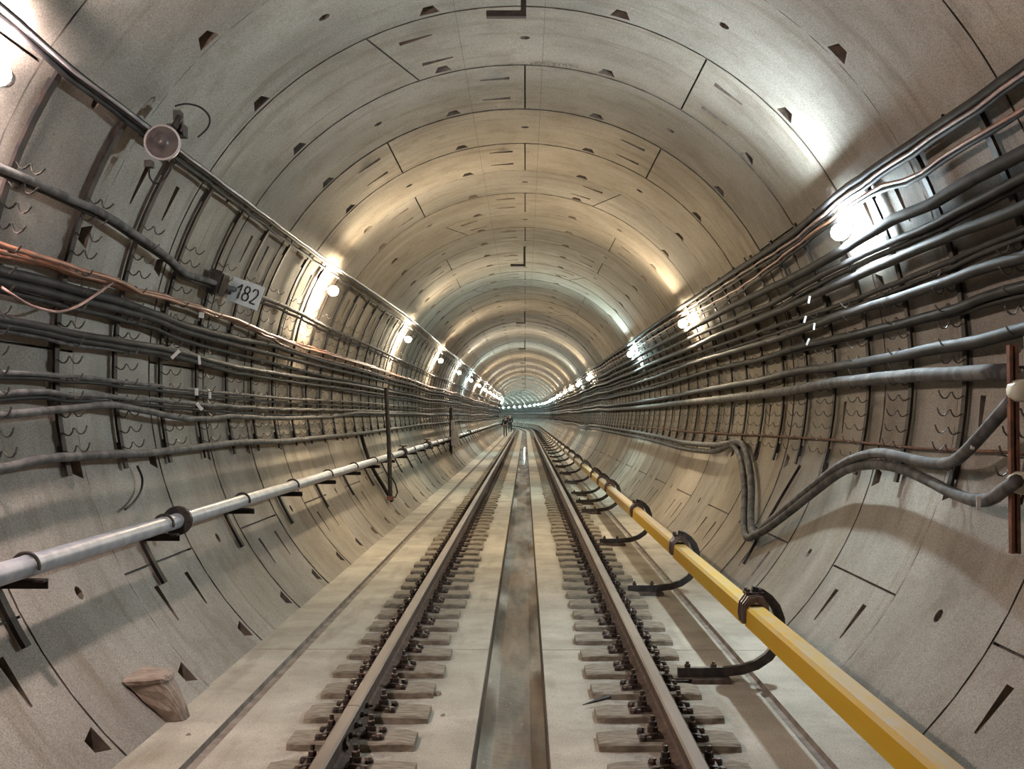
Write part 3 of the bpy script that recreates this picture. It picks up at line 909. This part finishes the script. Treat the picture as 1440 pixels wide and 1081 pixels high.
# white cable tags
def cable_tag(px, py, r, w_, h_, ang, label):
    t_, y_ = on_wall(px, py, r); c = Vector(W(t_, r-.03, y_))
    mb = MB(); rt = Matrix.Rotation(ang, 3, 'Y')
    mb.box(c, (w_, .003, h_), 0, rt)
    tag(obj('cable_tag', mb, M['tag']), label, 'tag', 'white cable tags')
S_ = 1.0
for px, py, w_, h_, ang, lab in (
    (241, 498, .012, .04, .8, 'small white tag tilted on the dense band of left cables'),
    (275, 506, .009, .035, -.1, 'small upright white tag on left cables, below the orange wires'),
    (278, 442, .020, .022, .1, 'small square white tag hanging under the orange wires on the left'),
    (271, 551, .013, .028, .0, 'white tag on the left wall, above and left of its neighbour'),
    (290, 556, .010, .028, .0, 'white tag on the left wall, right neighbour of a squarer tag'),
    (275, 572, .012, .035, -.7, 'white tag tilted over the thick bowed cable on the left')):
    cable_tag(px, py, 2.52, w_, h_, ang, lab)
for px, py, w_, h_, ang, lab in (
    (1377, 624, .010, .035, .2, 'white tag on the upper drooping cable near the rusty frame'),
    (1384, 710, .010, .035, .0, 'white tag on the lower drooping cable near the rusty frame'),
    (1143, 420, .008, .03, .2, 'white tag dangling under the second cable below the right lamp'),
    (1137, 448, .008, .03, .3, 'white tag dangling over the thin twin cables on the right'),
    (1150, 458, .007, .028, .1, 'white tag just above the long highlight of a right cable'),
    (1141, 480, .008, .03, .4, 'white tag on the cable above the upper free hooks, right')):
    cable_tag(px, py, 2.47, w_, h_, ang, lab)

# ------------------------------------------------------------------ lamps
def lamp_parts(t, th, y, bulb_mat, lit=True):
    er = Vector((math.sin(th), 0, math.cos(th))); et = Vector((math.cos(th), 0, -math.sin(th)))   # outward, clockwise
    s = 1 if th > 0 else -1
    rot = Matrix((er, Vector((0, 1, 0)), et)).transposed()
    c = Vector(W(th, 2.525, y))
    mb = MB(); mb.box(Vector(W(th, 2.655, y+.20)), (.012, .07, .04), 0, rot)
    obj('mounting_box', mb, M['dark'], t)
    mb = MB(); mb.tube([Vector(W(th, 2.64, y+.20)), Vector(W(th, 2.58, y+.19)), c+Vector((0, .15, 0))], .014, 8)
    mb.lathe([(0, .12), (.04, .12), (.045, .09), (.045, .07), (0, .07)], c, (0, 1, 0), 14)
    obj('lamp_holder', mb, M['dark'], t)
    mb = MB(); mb.lathe([(.001, -.085), (.030, -.080), (.050, -.06), (.060, -.02), (.060, .02), (.052, .05), (.040, .068), (.001, .07)], c, (0, 1, 0), 14)
    obj('bulb', mb, bulb_mat, t, smooth=True)
def lamp_off():
    t_, y_ = on_wall(228, 200, 2.46)
    t = thing('bulkhead_lamp', 'unlit round bulkhead lamp under the topmost left cables, beside coiled wires', 'lamp', W(t_, 2.55, y_))
    c = Vector(W(t_, 2.46, y_)); ax = Vector((.12, -1, -.05)).normalized()
    mb = MB(); mb.lathe([(0, .16), (.05, .16), (.075, .12), (.10, .05), (.107, .012), (.107, -.005), (.096, -.008), (.094, .004)], c, ax*-1, 28)
    obj('housing', mb, M['greybox'], t, smooth=True)
    mb = MB(); mb.lathe([(.095, 0), (.075, .012), (.045, .016), (.04, .035), (.02, .048), (0, .05)], c, ax, 28)
    obj('lens', mb, M['lamp_off'], t, smooth=True)
    mb = MB(); mb.box(Vector(W(t_+.045, 2.48, y_+.15)), (.05, .05, .035)); mb.tube([W(t_+.03, 2.5, y_+.12), W(t_+.05, 2.47, y_+.05), W(t_+.075, 2.50, y_+.1)], .022, 6)
    mb.box(Vector(W(t_+.075, 2.52, y_+.13)), (.02, .04, .03))
    obj('terminal_box', mb, M['dark'], t)
    mb = MB(); mb.box(Vector(W(t_-.06, 2.50, y_+.1)), (.022, .03, .02)); obj('clamp', mb, M['dark'], t)
    yq = y_+.12
    P = [at_y(x, y, yq) for x, y in ((246, 149), (262, 146), (280, 150), (292, 160), (295, 170), (291, 181), (278, 193))]
    free_cable('coiled_wire', P, .006, M['cable'], 'thin wire looping up and over beside the unlit round lamp', cat='wire')
    P = [at_y(x, y, yq) for x, y in ((241, 232), (238, 242), (230, 252), (219, 258), (211, 250), (210, 238), (214, 226))]
    free_cable('coiled_wire', P, .006, M['cable'], 'thin wire hanging in a small loop under the unlit round lamp', cat='wire')
lamp_off()
TRL = on_wall(1178, 328, 2.525)[0]; TLL = on_wall(458, 402, 2.525)[0]
def lamps():
    seqR = {1: 'blue', 2: 'warm', 3: 'cool', 5: 'warm', 6: 'neut', 7: 'warm', 8: 'warm', 9: 'neut', 10: 'warm'}
    seqL = {0: 'pink', 1: 'warm', 2: 'warm', 3: 'warm', 4: 'neut', 5: 'cool', 6: 'warm', 7: 'neut', 8: 'warm', 9: 'warm'}
    words = {'blue': 'bluish white', 'cool': 'bluish white', 'warm': 'warm white', 'neut': 'white', 'pink': 'pinkish white', 'dim': 'weak warm'}
    for side, th, seq in (('right', TRL, seqR), ('left', TLL, seqL)):
        protos = {}
        for k in range(-1, 45):
            if side == 'right':
                y = 8.14*k
                if k == 4 or k == 0: continue
            else: y = 4.87+8.72*k
            if y > Y1-6: continue
            kind = seq.get(k, 'cool' if (k % 3 or k > 17) else 'neut') if k >= 0 else 'dim'
            if side == 'left' and 10 <= k < 14: kind = 'warm' if k % 2 else 'neut'
            if kind not in protos:
                c = W(th, 2.6, y)
                t = thing('tunnel_lamp', '', 'lamp', (c[0], c[1], c[2]))
                lamp_parts(t, th, y, M[kind]); protos[kind] = (t, y); o = t
                if y > 110: o.location.x += bend(y)
            else:
                t, yb = protos[kind]; o = dup(t, (0, 0, 0)); o.location = (W(th, 2.6, y)[0]+bend(y), y, W(th, 2.6, y)[2])
            n = k if side == 'right' else k+1
            if side == 'right' and k > 4: n = k-1
            if k < 0: o['label'] = '%s tunnel lamp on the %s wall outside the photo' % (words[kind], side)
            elif n <= 6:
                o['label'] = 'glowing %s tunnel lamp, %s along the row on the %s wall' % (words[kind], ORD[n-1], side); o['group'] = 'tunnel lamps on the %s wall' % side
            else:
                o['label'] = 'tiny glowing %s tunnel lamp deep in the tunnel on the %s wall' % (words[kind], side); o['group'] = 'far %s tunnel lamps, %s wall' % (words[kind], side)
lamps()

# ------------------------------------------------------------------ number sign
def sign():
    t_, y_ = on_wall(345, 413, 2.46); c = Vector(at_y(345.5, 412.7, y_))
    t = thing('number_sign', 'white number sign reading 182 on the left cable racks', 'sign', c)
    u = (at_y(373, 404.6, y_)-at_y(330, 389, y_)); v = (at_y(330, 389, y_)-at_y(318, 421.4, y_))
    w_, h_ = u.length/2, v.length/2; u.normalize(); v = (v-u*v.dot(u)).normalized(); n = u.cross(v)   # n faces the camera
    if n.y > 0: n = -n
    rot = Matrix((u, v, n)).transposed()
    mb = MB(); mb.box(c, (w_, h_, .004), 0, rot); obj('board', mb, M['signw'], t)
    # stencil strokes with gaps; coordinates in a 1 x 1 box per digit
    H = h_*1.18
    def stroke(mb, a, b_, x0, wd):
        p = c+u*(x0+a[0]*wd)+v*((a[1]-.5)*H)+n*.006; q = c+u*(x0+b_[0]*wd)+v*((b_[1]-.5)*H)+n*.006
        dirv = (q-p); l = dirv.length; dirv.normalize(); sd = n.cross(dirv)
        mb.box((p+q)/2, (l/2+.002, .0065, .0015), 0, Matrix((dirv, sd, n)).transposed())
    def arc(cx, cy, rx, ry, a0, a1, k=7):
        return [(cx+rx*math.cos(rad(a0+(a1-a0)*i/k)), cy+ry*math.sin(rad(a0+(a1-a0)*i/k))) for i in range(k+1)]
    digits = {
        '1': [[(.1, .70), (.62, 1.0)], [(.62, 1.0), (.62, .55)], [(.62, .48), (.62, 0)]],
        '8': [arc(.5, .76, .38, .24, 100, 260), arc(.5, .76, .38, .24, 80, -80), arc(.5, .26, .48, .26, 100, 260), arc(.5, .26, .48, .26, 80, -80)],
        '2': [arc(.5, .72, .44, .28, 165, 100, 4), arc(.5, .72, .44, .28, 80, -35), [(.84, .52), (.50, .26)], [(.45, .22), (.06, .02)], [(.12, 0), (.95, 0)]]}
    wd = w_*.40; x = -w_*.62+w_*.02
    for ch in '182':
        mb = MB()
        for line in digits[ch]:
            for a, b_ in zip(line, line[1:]): stroke(mb, a, b_, x, wd)
        obj('digit', mb, M['signk'], t); x += wd*(1.12 if ch == '1' else 1.3)
    mb = MB(); mb.tube([W(t_-.01, 2.64, y_+.02), c-n*.012], .008, 6); obj('sign_bracket', mb, M['dark'], t)
sign()
# junction box left of the sign
t_, y_ = on_wall(306, 398, 2.57)
jb = thing('junction_box', 'dark junction box on the left rack directly beside the number sign', 'box', W(t_, 2.57, y_))
er = Vector((math.sin(t_), 0, math.cos(t_))); et = Vector((math.cos(t_), 0, -math.sin(t_)))
mb = MB(); mb.box(Vector(W(t_, 2.57, y_)), (.045, .11, .10), 0, Matrix((er, Vector((0, 1, 0)), et)).transposed()); obj('case', mb, M['dark'], jb)
mb = MB(); mb.box(Vector(W(t_, 2.518, y_)), (.006, .095, .085), 0, Matrix((er, Vector((0, 1, 0)), et)).transposed()); obj('lid', mb, M['post'], jb)

# ------------------------------------------------------------------ grey water pipe on the left
PX, PZ, PR = -2.262, .925, .052
def pipe():
    t = thing('water_pipe', 'grey painted water pipe running along the lower left wall', 'pipe', (PX, 0, PZ))
    mb = MB(); mb.tube([(PX+bend(y), y, PZ) for y in long_ys(-6, 240)], PR, 18, cap=True)
    obj('pipe_run', mb, M['pipe'], t, smooth=True)
    for y in (7.62, 27.0, 47.0):
        mb = MB()
        for a in (-.019, .007):
            mb.lathe([(PR, 0), (.098, 0), (.098, .012), (PR, .012)], (PX, y+a, PZ), (0, 1, 0), 24)
        for k in range(8):
            an = k*PI/4; mb.lathe([(0, 0), (.011, 0), (.011, .06), (0, .06)], (PX+.078*math.cos(an), y-.03, PZ+.078*math.sin(an)), (0, 1, 0), 6)
        obj('flange', mb, M['dark'], t)
    # supports
    yb = 5.3
    s = thing('pipe_support', '', 'bracket', (PX, yb, PZ-.1))
    wx = lambda z, r=2.655: -math.sqrt(r*r-(z-ZC)**2)
    mb = MB()
    vs = []
    zs = [.86, .80, .74, .68, .61, .55]
    for z in zs:
        th = math.atan2(wx(z), z-ZC)
        for rr_, yy in ((2.640, -.03), (2.640, .03), (2.662, .03), (2.662, -.03)): vs.append(W(th, rr_, yb+yy))
    fs = []
    for i in range(len(zs)-1):
        for k in range(4): a = i*4+k; b_ = i*4+(k+1) % 4; fs.append((a, a+4, b_+4, b_))
    fs += [(0, 1, 2, 3), tuple((len(zs)-1)*4+k for k in (3, 2, 1, 0))]
    mb.add(vs, fs); obj('wall_strip', mb, M['post'], s)
    mb = MB(); mb.box((PX-.03, yb, PZ-PR-.012), (.125, .03, .006)); mb.box((PX-.03, yb+.027, PZ-PR-.035), (.125, .004, .02)); obj('shelf', mb, M['post'], s)
    mb = MB(); mb.tube([(PX+(PR+.012)*math.cos(a), yb, PZ+(PR+.012)*math.sin(a)) for a in [PI*1.08-PI*1.16*i/12 for i in range(13)]], .009, 6)
    obj('clamp', mb, M['dark'], s)
    i = 0; y = yb
    strips = 0
    while y < 150:
        if i: o = dup(s, (bend(y), y-yb, 0))
        else: o = s
        if i < 7: o['label'] = 'dark clamp and shelf carrying the grey pipe, %s from the left edge' % ORD[i]; o['group'] = 'pipe supports'
        else: o['label'] = 'small far off support of the grey pipe towards the tunnel end'; o['group'] = 'far pipe supports'
        y += 2.03; i += 1
pipe()
# pipe valves
for px, py, lab in ((566, 637, 'dark valve on the grey pipe beside the black standpipe'), (600, 629, 'dark valve on the grey pipe beyond the black standpipe')):
    y = (PX-CAM.x)*F/(px-VX)
    v = thing('pipe_valve', lab, 'valve', (PX, y, PZ))
    mb = MB(); mb.lathe([(PR+.001, -.14), (.09, -.14), (.09, -.11), (.062, -.10), (.075, -.03), (.075, .03), (.062, .10), (.09, .11), (.09, .14), (PR+.001, .14)], (PX, y, PZ), (0, 1, 0), 18); obj('body', mb, M['dark'], v)
    mb = MB(); mb.tube([(PX, y, PZ+.07), (PX+.01, y, PZ+.13)], .022, 8); obj('stem', mb, M['dark'], v)
    mb = MB(); mb.tube([(PX+.01+.075*math.cos(a), y+.075*math.sin(a), PZ+.13) for a in [2*PI*i/16 for i in range(17)]], .012, 6); mb.box((PX+.01, y, PZ+.13), (.07, .008, .006)); mb.box((PX+.01, y, PZ+.13), (.008, .07, .006)); obj('handwheel', mb, M['dark'], v)
# black standpipe with a hose
t_, y_ = on_wall(549, 700, 2.60)
pb = Vector(at_y(549, 702, y_)); pt = Vector(at_y(543, 545, y_))
sp = thing('standpipe', 'black vertical pole with hanging wires standing in front of left racks', 'pole', pb)
mb = MB(); mb.tube([pb, pb.lerp(pt, .45)+Vector((.01, 0, 0)), pt], .035, 8); obj('pole', mb, M['dark'], sp)
mb = MB(); mb.tube([at_y(x, y, y_) for x, y in ((549, 668), (556, 680), (559, 692), (556, 699), (550, 700), (551, 690), (548, 676))], .012, 6); obj('wire_loop', mb, M['cable'], sp)
mb = MB(); mb.box(pb+Vector((0, 0, .02)), (.05, .07, .03)); obj('shoe', mb, M['rust'], sp)
free_cable('slanting_cable', [wallp(508, 612, 2.60), wallp(514, 632, 2.62), wallp(524, 658, 2.62), wallp(540, 685, 2.62), wallp(551, 704, 2.62)], .030, M['cable'], 'thick dark cable slanting down the left wall to the foot of the black pole')
# farther post with grey box
y2 = 35.2
a = Vector(at_y(634, 596, y2)); b_ = Vector(at_y(634, 640, y2))
e_ = thing('apparatus_post', 'distant dark post with a pale grey cabinet on the left wall', 'cabinet', b_)
mb = MB(); mb.tube([a+Vector((0, 0, .5)), b_], .05, 8); obj('post', mb, M['dark'], e_)
mb = MB(); mb.box(at_y(640, 616, y2), (.11, .12, .22)); obj('cabinet', mb, M['greybox'], e_)
mb = MB(); mb.box(at_y(636.5, 598, y2), (.05, .05, .16)); obj('riser', mb, M['greybox'], e_)

# ------------------------------------------------------------------ crown hangers
for i, y in enumerate([7.47+12.6*k for k in range(0, 15)]):
    t = thing('crown_hanger', '', 'bracket', (.067, y, 4.3))
    mb = MB(); mb.box((.056, 0, 4.44), (.018, .025, .175)); obj('drop_bar', mb, M['dark'], t)
    mb = MB(); mb.box((-.075, 0, 4.285), (.115, .025, .02)); obj('foot_bar', mb, M['dark'], t)
    for ch in t.children: ch.location.y = 0
    t.location = (.067+bend(y), y, 4.3)
    if i < 5: t['label'] = 'black angle hanger under the tunnel crown, %s counted from the camera' % ORD[i]; t['group'] = 'crown hangers'
    else: t['label'] = 'tiny black angle hanger under the crown deep in the tunnel'; t['group'] = 'far crown hangers'

# ------------------------------------------------------------------ cabinet frame on the right edge
yc = 5.45
cab = thing('cable_cabinet', 'beige cabinet edge with rusty angle frame at the right photo edge', 'cabinet', (2.43, yc, .95))
mb = MB(); mb.box((2.465, yc-.30, 1.48), (.028, .28, .53)); obj('case', mb, M['beige'], cab)
mb = MB()
for x in (2.400, 2.428): mb.box((x, yc+.05, 1.47), (.008, .018, .50))
mb.box((2.413, yc+.066, 1.47), (.018, .004, .50)); obj('frame', mb, M['rust'], cab)
for px, py in ((1437, 549), (1437, 679)):
    mb = MB(); c = Vector(at_y(px, py, yc)); mb.lathe([(0, -.05), (.045, -.05), (.055, -.02), (.055, .05), (.04, .06)], c, (0, 1, 0), 14); obj('gland', mb, M['beige'], cab, smooth=True)

# ------------------------------------------------------------------ concrete stub on the left
sb = MB(); rn = random.Random(5)
yb_ = 6.15; n = 18
lay = [(.0, .075), (.06, .095), (.12, .115), (.17, .13), (.205, .14), (.215, .152), (.232, .156), (.242, .150)]
rows = []
for z, d_ in lay:
    row = []
    wz = -math.sqrt((R-.012)**2-(max(z, .02)-ZC)**2)
    for i in range(n+1):
        a = -1+2*i/n; sx = (1-abs(a)**5)
        j = rn.uniform(-.004, .004)
        row.append((wz+(d_*1.25+j)*sx, yb_-(d_*1.0+.01+j)*a, z+rn.uniform(-.003, .003)))
    rows.append(row)
vs = [p for r_ in rows for p in r_]; m1 = n+1
fs = [(i*m1+k, i*m1+k+1, (i+1)*m1+k+1, (i+1)*m1+k) for i in range(len(lay)-1) for k in range(n)]
fs.append(tuple((len(lay)-1)*m1+k for k in range(m1)))
sb.add(vs, fs)
tag(obj('concrete_corbel', sb, M['stubm']), 'crumbling concrete stub sticking out of the left wall just above the floor', 'concrete stub')

# ------------------------------------------------------------------ two people far down the track
def skin_mesh(name, verts, edges, radii, mat, parent, root=0, sub=1):
    me = bpy.data.meshes.new(name); me.from_pydata(verts, edges, []); me.materials.append(mat)
    o = bpy.data.objects.new(name, me); COL.objects.link(o); o.parent = parent
    md = o.modifiers.new('skin', 'SKIN')
    sv = me.skin_vertices[0].data if me.skin_vertices else None
    if sv is None:
        bpy.context.view_layer.objects.active = o
    sv = me.skin_vertices[0].data
    for i, r_ in enumerate(radii): sv[i].radius = (r_, r_)
    sv[root].use_root = True
    s2 = o.modifiers.new('sub', 'SUBSURF'); s2.levels = sub; s2.render_levels = sub
    return o
def person(loc, h, legs_mat, label, lean, stride):
    t = thing('person', label, 'person', loc, 'track workers')
    k = h/1.75
    J = {'pel': (0, 0, .95), 'wai': (0, .0, 1.10), 'che': (0, lean*.5, 1.32), 'nec': (0, lean, 1.50), 'hea': (0, lean-.02, 1.60), 'top': (0, lean-.02, 1.70),
         'hl': (-.09, 0, .90), 'kl': (-.10, -.04-stride, .50), 'al': (-.10, .0-stride*1.3, .08), 'tl': (-.11, -.14-stride*1.3, .03),
         'hr': (.09, 0, .90), 'kr': (.10, -.02+stride, .50), 'ar': (.10, .06+stride*1.4, .08), 'tr': (.11, -.08+stride*1.4, .03),
         'sl': (-.18, lean*.8, 1.43), 'el': (-.25, lean*.6, 1.16), 'wl': (-.24, lean-.10, .92),
         'sr': (.18, lean*.8, 1.43), 'er': (.25, lean*.6, 1.16), 'wr': (.24, lean-.12, .92)}
    RD = {'pel': .13, 'wai': .12, 'che': .15, 'nec': .055, 'hea': .088, 'top': .07, 'hl': .09, 'kl': .058, 'al': .04, 'tl': .035, 'hr': .09, 'kr': .058, 'ar': .04, 'tr': .035,
          'sl': .055, 'el': .042, 'wl': .03, 'sr': .055, 'er': .042, 'wr': .03}
    ed = [('pel', 'wai'), ('wai', 'che'), ('che', 'nec'), ('nec', 'hea'), ('hea', 'top'), ('pel', 'hl'), ('hl', 'kl'), ('kl', 'al'), ('al', 'tl'), ('pel', 'hr'), ('hr', 'kr'), ('kr', 'ar'), ('ar', 'tr'),
          ('che', 'sl'), ('sl', 'el'), ('el', 'wl'), ('che', 'sr'), ('sr', 'er'), ('er', 'wr')]
    fingers = []
    for s, wn in ((-1, 'wl'), (1, 'wr')):
        x, y, z = J[wn]
        J[wn+'p'] = (x, y-.01, z-.07); RD[wn+'p'] = .028; ed.append((wn, wn+'p'))
        for q in range(4):
            nm = wn+'f%d' % q; J[nm] = (x-.002*s, y-.04+.02*q, z-.11); RD[nm] = .009
            n2 = nm+'b'; J[n2] = (x-.012*s, y-.045+.02*q, z-.155+.01*abs(q-1)); RD[n2] = .008
            ed += [(wn+'p', nm), (nm, n2)]
        nm = wn+'t'; J[nm] = (x-.02*s, y-.05, z-.06); RD[nm] = .010; J[nm+'b'] = (x-.03*s, y-.06, z-.10); RD[nm+'b'] = .009; ed += [(wn+'p', nm), (nm, nm+'b')]
    def mk(name, names, grow, mat, root):
        idx = {n_: i for i, n_ in enumerate(names)}
        return skin_mesh(name, [tuple(c*k for c in J[n_]) for n_ in names], [(idx[a], idx[b_]) for a, b_ in ed if a in idx and b_ in idx], [(RD[n_]+grow)*k for n_ in names], mat, t, idx[root])
    mk('body', list(J), 0, M['skin'], 'pel')
    mk('jacket', ['pel', 'wai', 'che', 'sl', 'el', 'wl', 'sr', 'er', 'wr'], .022, M['cloth_dark'], 'pel')
    mk('trousers', ['pel', 'hl', 'kl', 'al', 'hr', 'kr', 'ar'], .020, legs_mat, 'pel')
    mb = MB(); o = Vector(J['top'])*k
    mb.lathe([(.125, -.03), (.128, -.015), (.108, -.01), (.10, .03), (.07, .065), (.001, .08)], o, (0, 0, 1), 16)
    me, oo = mb.mesh('helmet', M['helmet'], True, (0, 0, 0)); ob = bpy.data.objects.new('helmet', me); COL.objects.link(ob); ob.parent = t
    mb = MB()
    for s in (-1, 1):
        a = Vector(J['al' if s < 0 else 'ar'])*k
        mb.lathe([(.001, -.16), (.035, -.15), (.05, -.08), (.052, 0), (.045, .07), (.001, .09)], a+Vector((0, -.03, -.035)), (0, 1, 0), 10)
    me, oo = mb.mesh('boots', M['cloth_dark'], True, (0, 0, 0)); ob = bpy.data.objects.new('boots', me); COL.objects.link(ob); ob.parent = t
    return t
person((-1.42+bend(112), 112, 0), 1.76, M['cloth_dark'], 'person in dark workwear walking beside the track, nearer the rail', -.03, .12)
person((-1.50, 90, 0), 1.60, M['cloth_mid'], 'person in dark jacket and lighter trousers, closer to the left wall', -.06, .08)

# ------------------------------------------------------------------ stencilled marks on the lining
def stencil(text_strokes, px, py, px2, py2, r, label, seed):
    """small worn stencil writing following the lining between two sight lines"""
    t0_, y0_ = on_wall(px, py, r); t1_, y1_ = on_wall(px2, py2, r)
    mb = MB(); n = len(text_strokes)
    h_ = .075
    for i, st in enumerate(text_strokes):
        for (a, b_) in st:
            pts = []
            for q in (a, b_):
                f = (i+q[0]*.62)/n
                pts.append(Vector(W(t0_+(t1_-t0_)*f, r, y0_+(y1_-y0_)*f-(q[1]-.5)*h_)))
            dv = pts[1]-pts[0]; l = dv.length; dv.normalize(); th = t0_+(t1_-t0_)*(i/n)
            nn = Vector((math.sin(th), 0, math.cos(th))); sd = nn.cross(dv)
            mb.box((pts[0]+pts[1])/2, (l/2, .004, .0008), 0, Matrix((dv, sd, nn)).transposed())
    tag(obj('stencil_marking', mb, M['chalk']), label, 'marking')
GL_ = {'A': [((0, 0), (.5, 1)), ((.5, 1), (1, 0)), ((.2, .4), (.8, .4))], 'Б': [((0, 0), (0, 1)), ((0, 1), (.9, 1)), ((0, .5), (.8, .5)), ((.8, .5), (.8, 0)), ((.8, 0), (0, 0))],
       'O': [((0, 0), (0, 1)), ((0, 1), (1, 1)), ((1, 1), (1, 0)), ((1, 0), (0, 0))], '-': [((0, .5), (1, .5))],
       '3': [((0, 1), (1, 1)), ((1, 1), (.3, .5)), ((.3, .5), (1, .5)), ((1, .5), (1, 0)), ((1, 0), (0, 0))],
       '1': [((.5, 0), (.5, 1))], '0': [((0, 0), (0, 1)), ((0, 1), (1, 1)), ((1, 1), (1, 0)), ((1, 0), (0, 0))],
       '9': [((1, 0), (1, 1)), ((1, 1), (0, 1)), ((0, 1), (0, .5)), ((0, .5), (1, .5))], '4': [((0, 1), (0, .5)), ((0, .5), (1, .5)), ((1, 1), (1, 0))]}
stencil([GL_[c] for c in 'AБO-31934'], 745, 90, 815, 95, 2.672, 'worn dark stencil lettering on the crown beside the key joint', 1)

# ------------------------------------------------------------------ debris on the slab
def chip(px, py, s_, mat, label, name='stone_chip', cat='debris'):
    p = at_z(px, py, .012); rn_ = random.Random(int(px)); mb = MB()
    bmv = [(1, 0, 0), (.3, .9, 0), (-.8, .6, 0), (-.9, -.5, 0), (.2, -1, 0)]
    vs = [(p.x+x*s_*rn_.uniform(.7, 1.2), p.y+y*s_*rn_.uniform(.7, 1.3), .001) for x, y, z in bmv]+[(p.x+x*s_*.55, p.y+y*s_*.5, s_*rn_.uniform(.5, .9)) for x, y, z in bmv]
    mb.add(vs, [(4, 3, 2, 1, 0), (5, 6, 7, 8, 9)]+[(i, (i+1) % 5, (i+1) % 5+5, i+5) for i in range(5)])
    tag(obj(name, mb, mat), label, cat)
a_, b_ = at_z(819, 991, .02), at_z(858, 979, .045)
mb = MB(); mb.tube([a_, a_.lerp(b_, .5), b_], .009, 5, rr=[.002, .010, .012])
tag(obj('wood_splinter', mb, M['dark']), 'dark pointed wood splinter leaning on a sleeper beside the drain channel', 'debris')
chip(617, 941, .022, M['wood'], 'small pale chip at the inner end of a left sleeper')
chip(616, 974, .03, M['stubm'], 'brown crumb of rubble beside the inner ends of left sleepers')
chip(265, 1030, .014, M['stubm'], 'tiny chip on the slab under the crumbling concrete stub')
chip(623, 1003, .016, M['stubm'], 'tiny brown chip between the left sleepers and the drain')

# ------------------------------------------------------------------ world, camera, view
w = bpy.data.worlds.new('world'); SC.world = w; w.use_nodes = True
w.node_tree.nodes['Background'].inputs[0].default_value = (.5, .6, .7, 1); w.node_tree.nodes['Background'].inputs[1].default_value = .004
cd = bpy.data.cameras.new('camera'); co = bpy.data.objects.new('camera', cd); COL.objects.link(co)
cd.sensor_width = 36; cd.lens = 36*F/1440; cd.clip_start = .05; cd.clip_end = 1000
co.matrix_world = Matrix.Translation(CAM) @ CR.to_4x4()
SC.camera = co
SC.view_settings.view_transform = 'Standard'; SC.view_settings.look = 'None'; SC.view_settings.gamma = 1; SC.view_settings.use_curve_mapping = False
SC.view_settings.exposure = 0.0
SC.cycles.use_light_tree = True
SC.cycles.max_bounces = 8; SC.cycles.diffuse_bounces = 5; SC.cycles.glossy_bounces = 3
SC.cycles.sample_clamp_indirect = 6.0
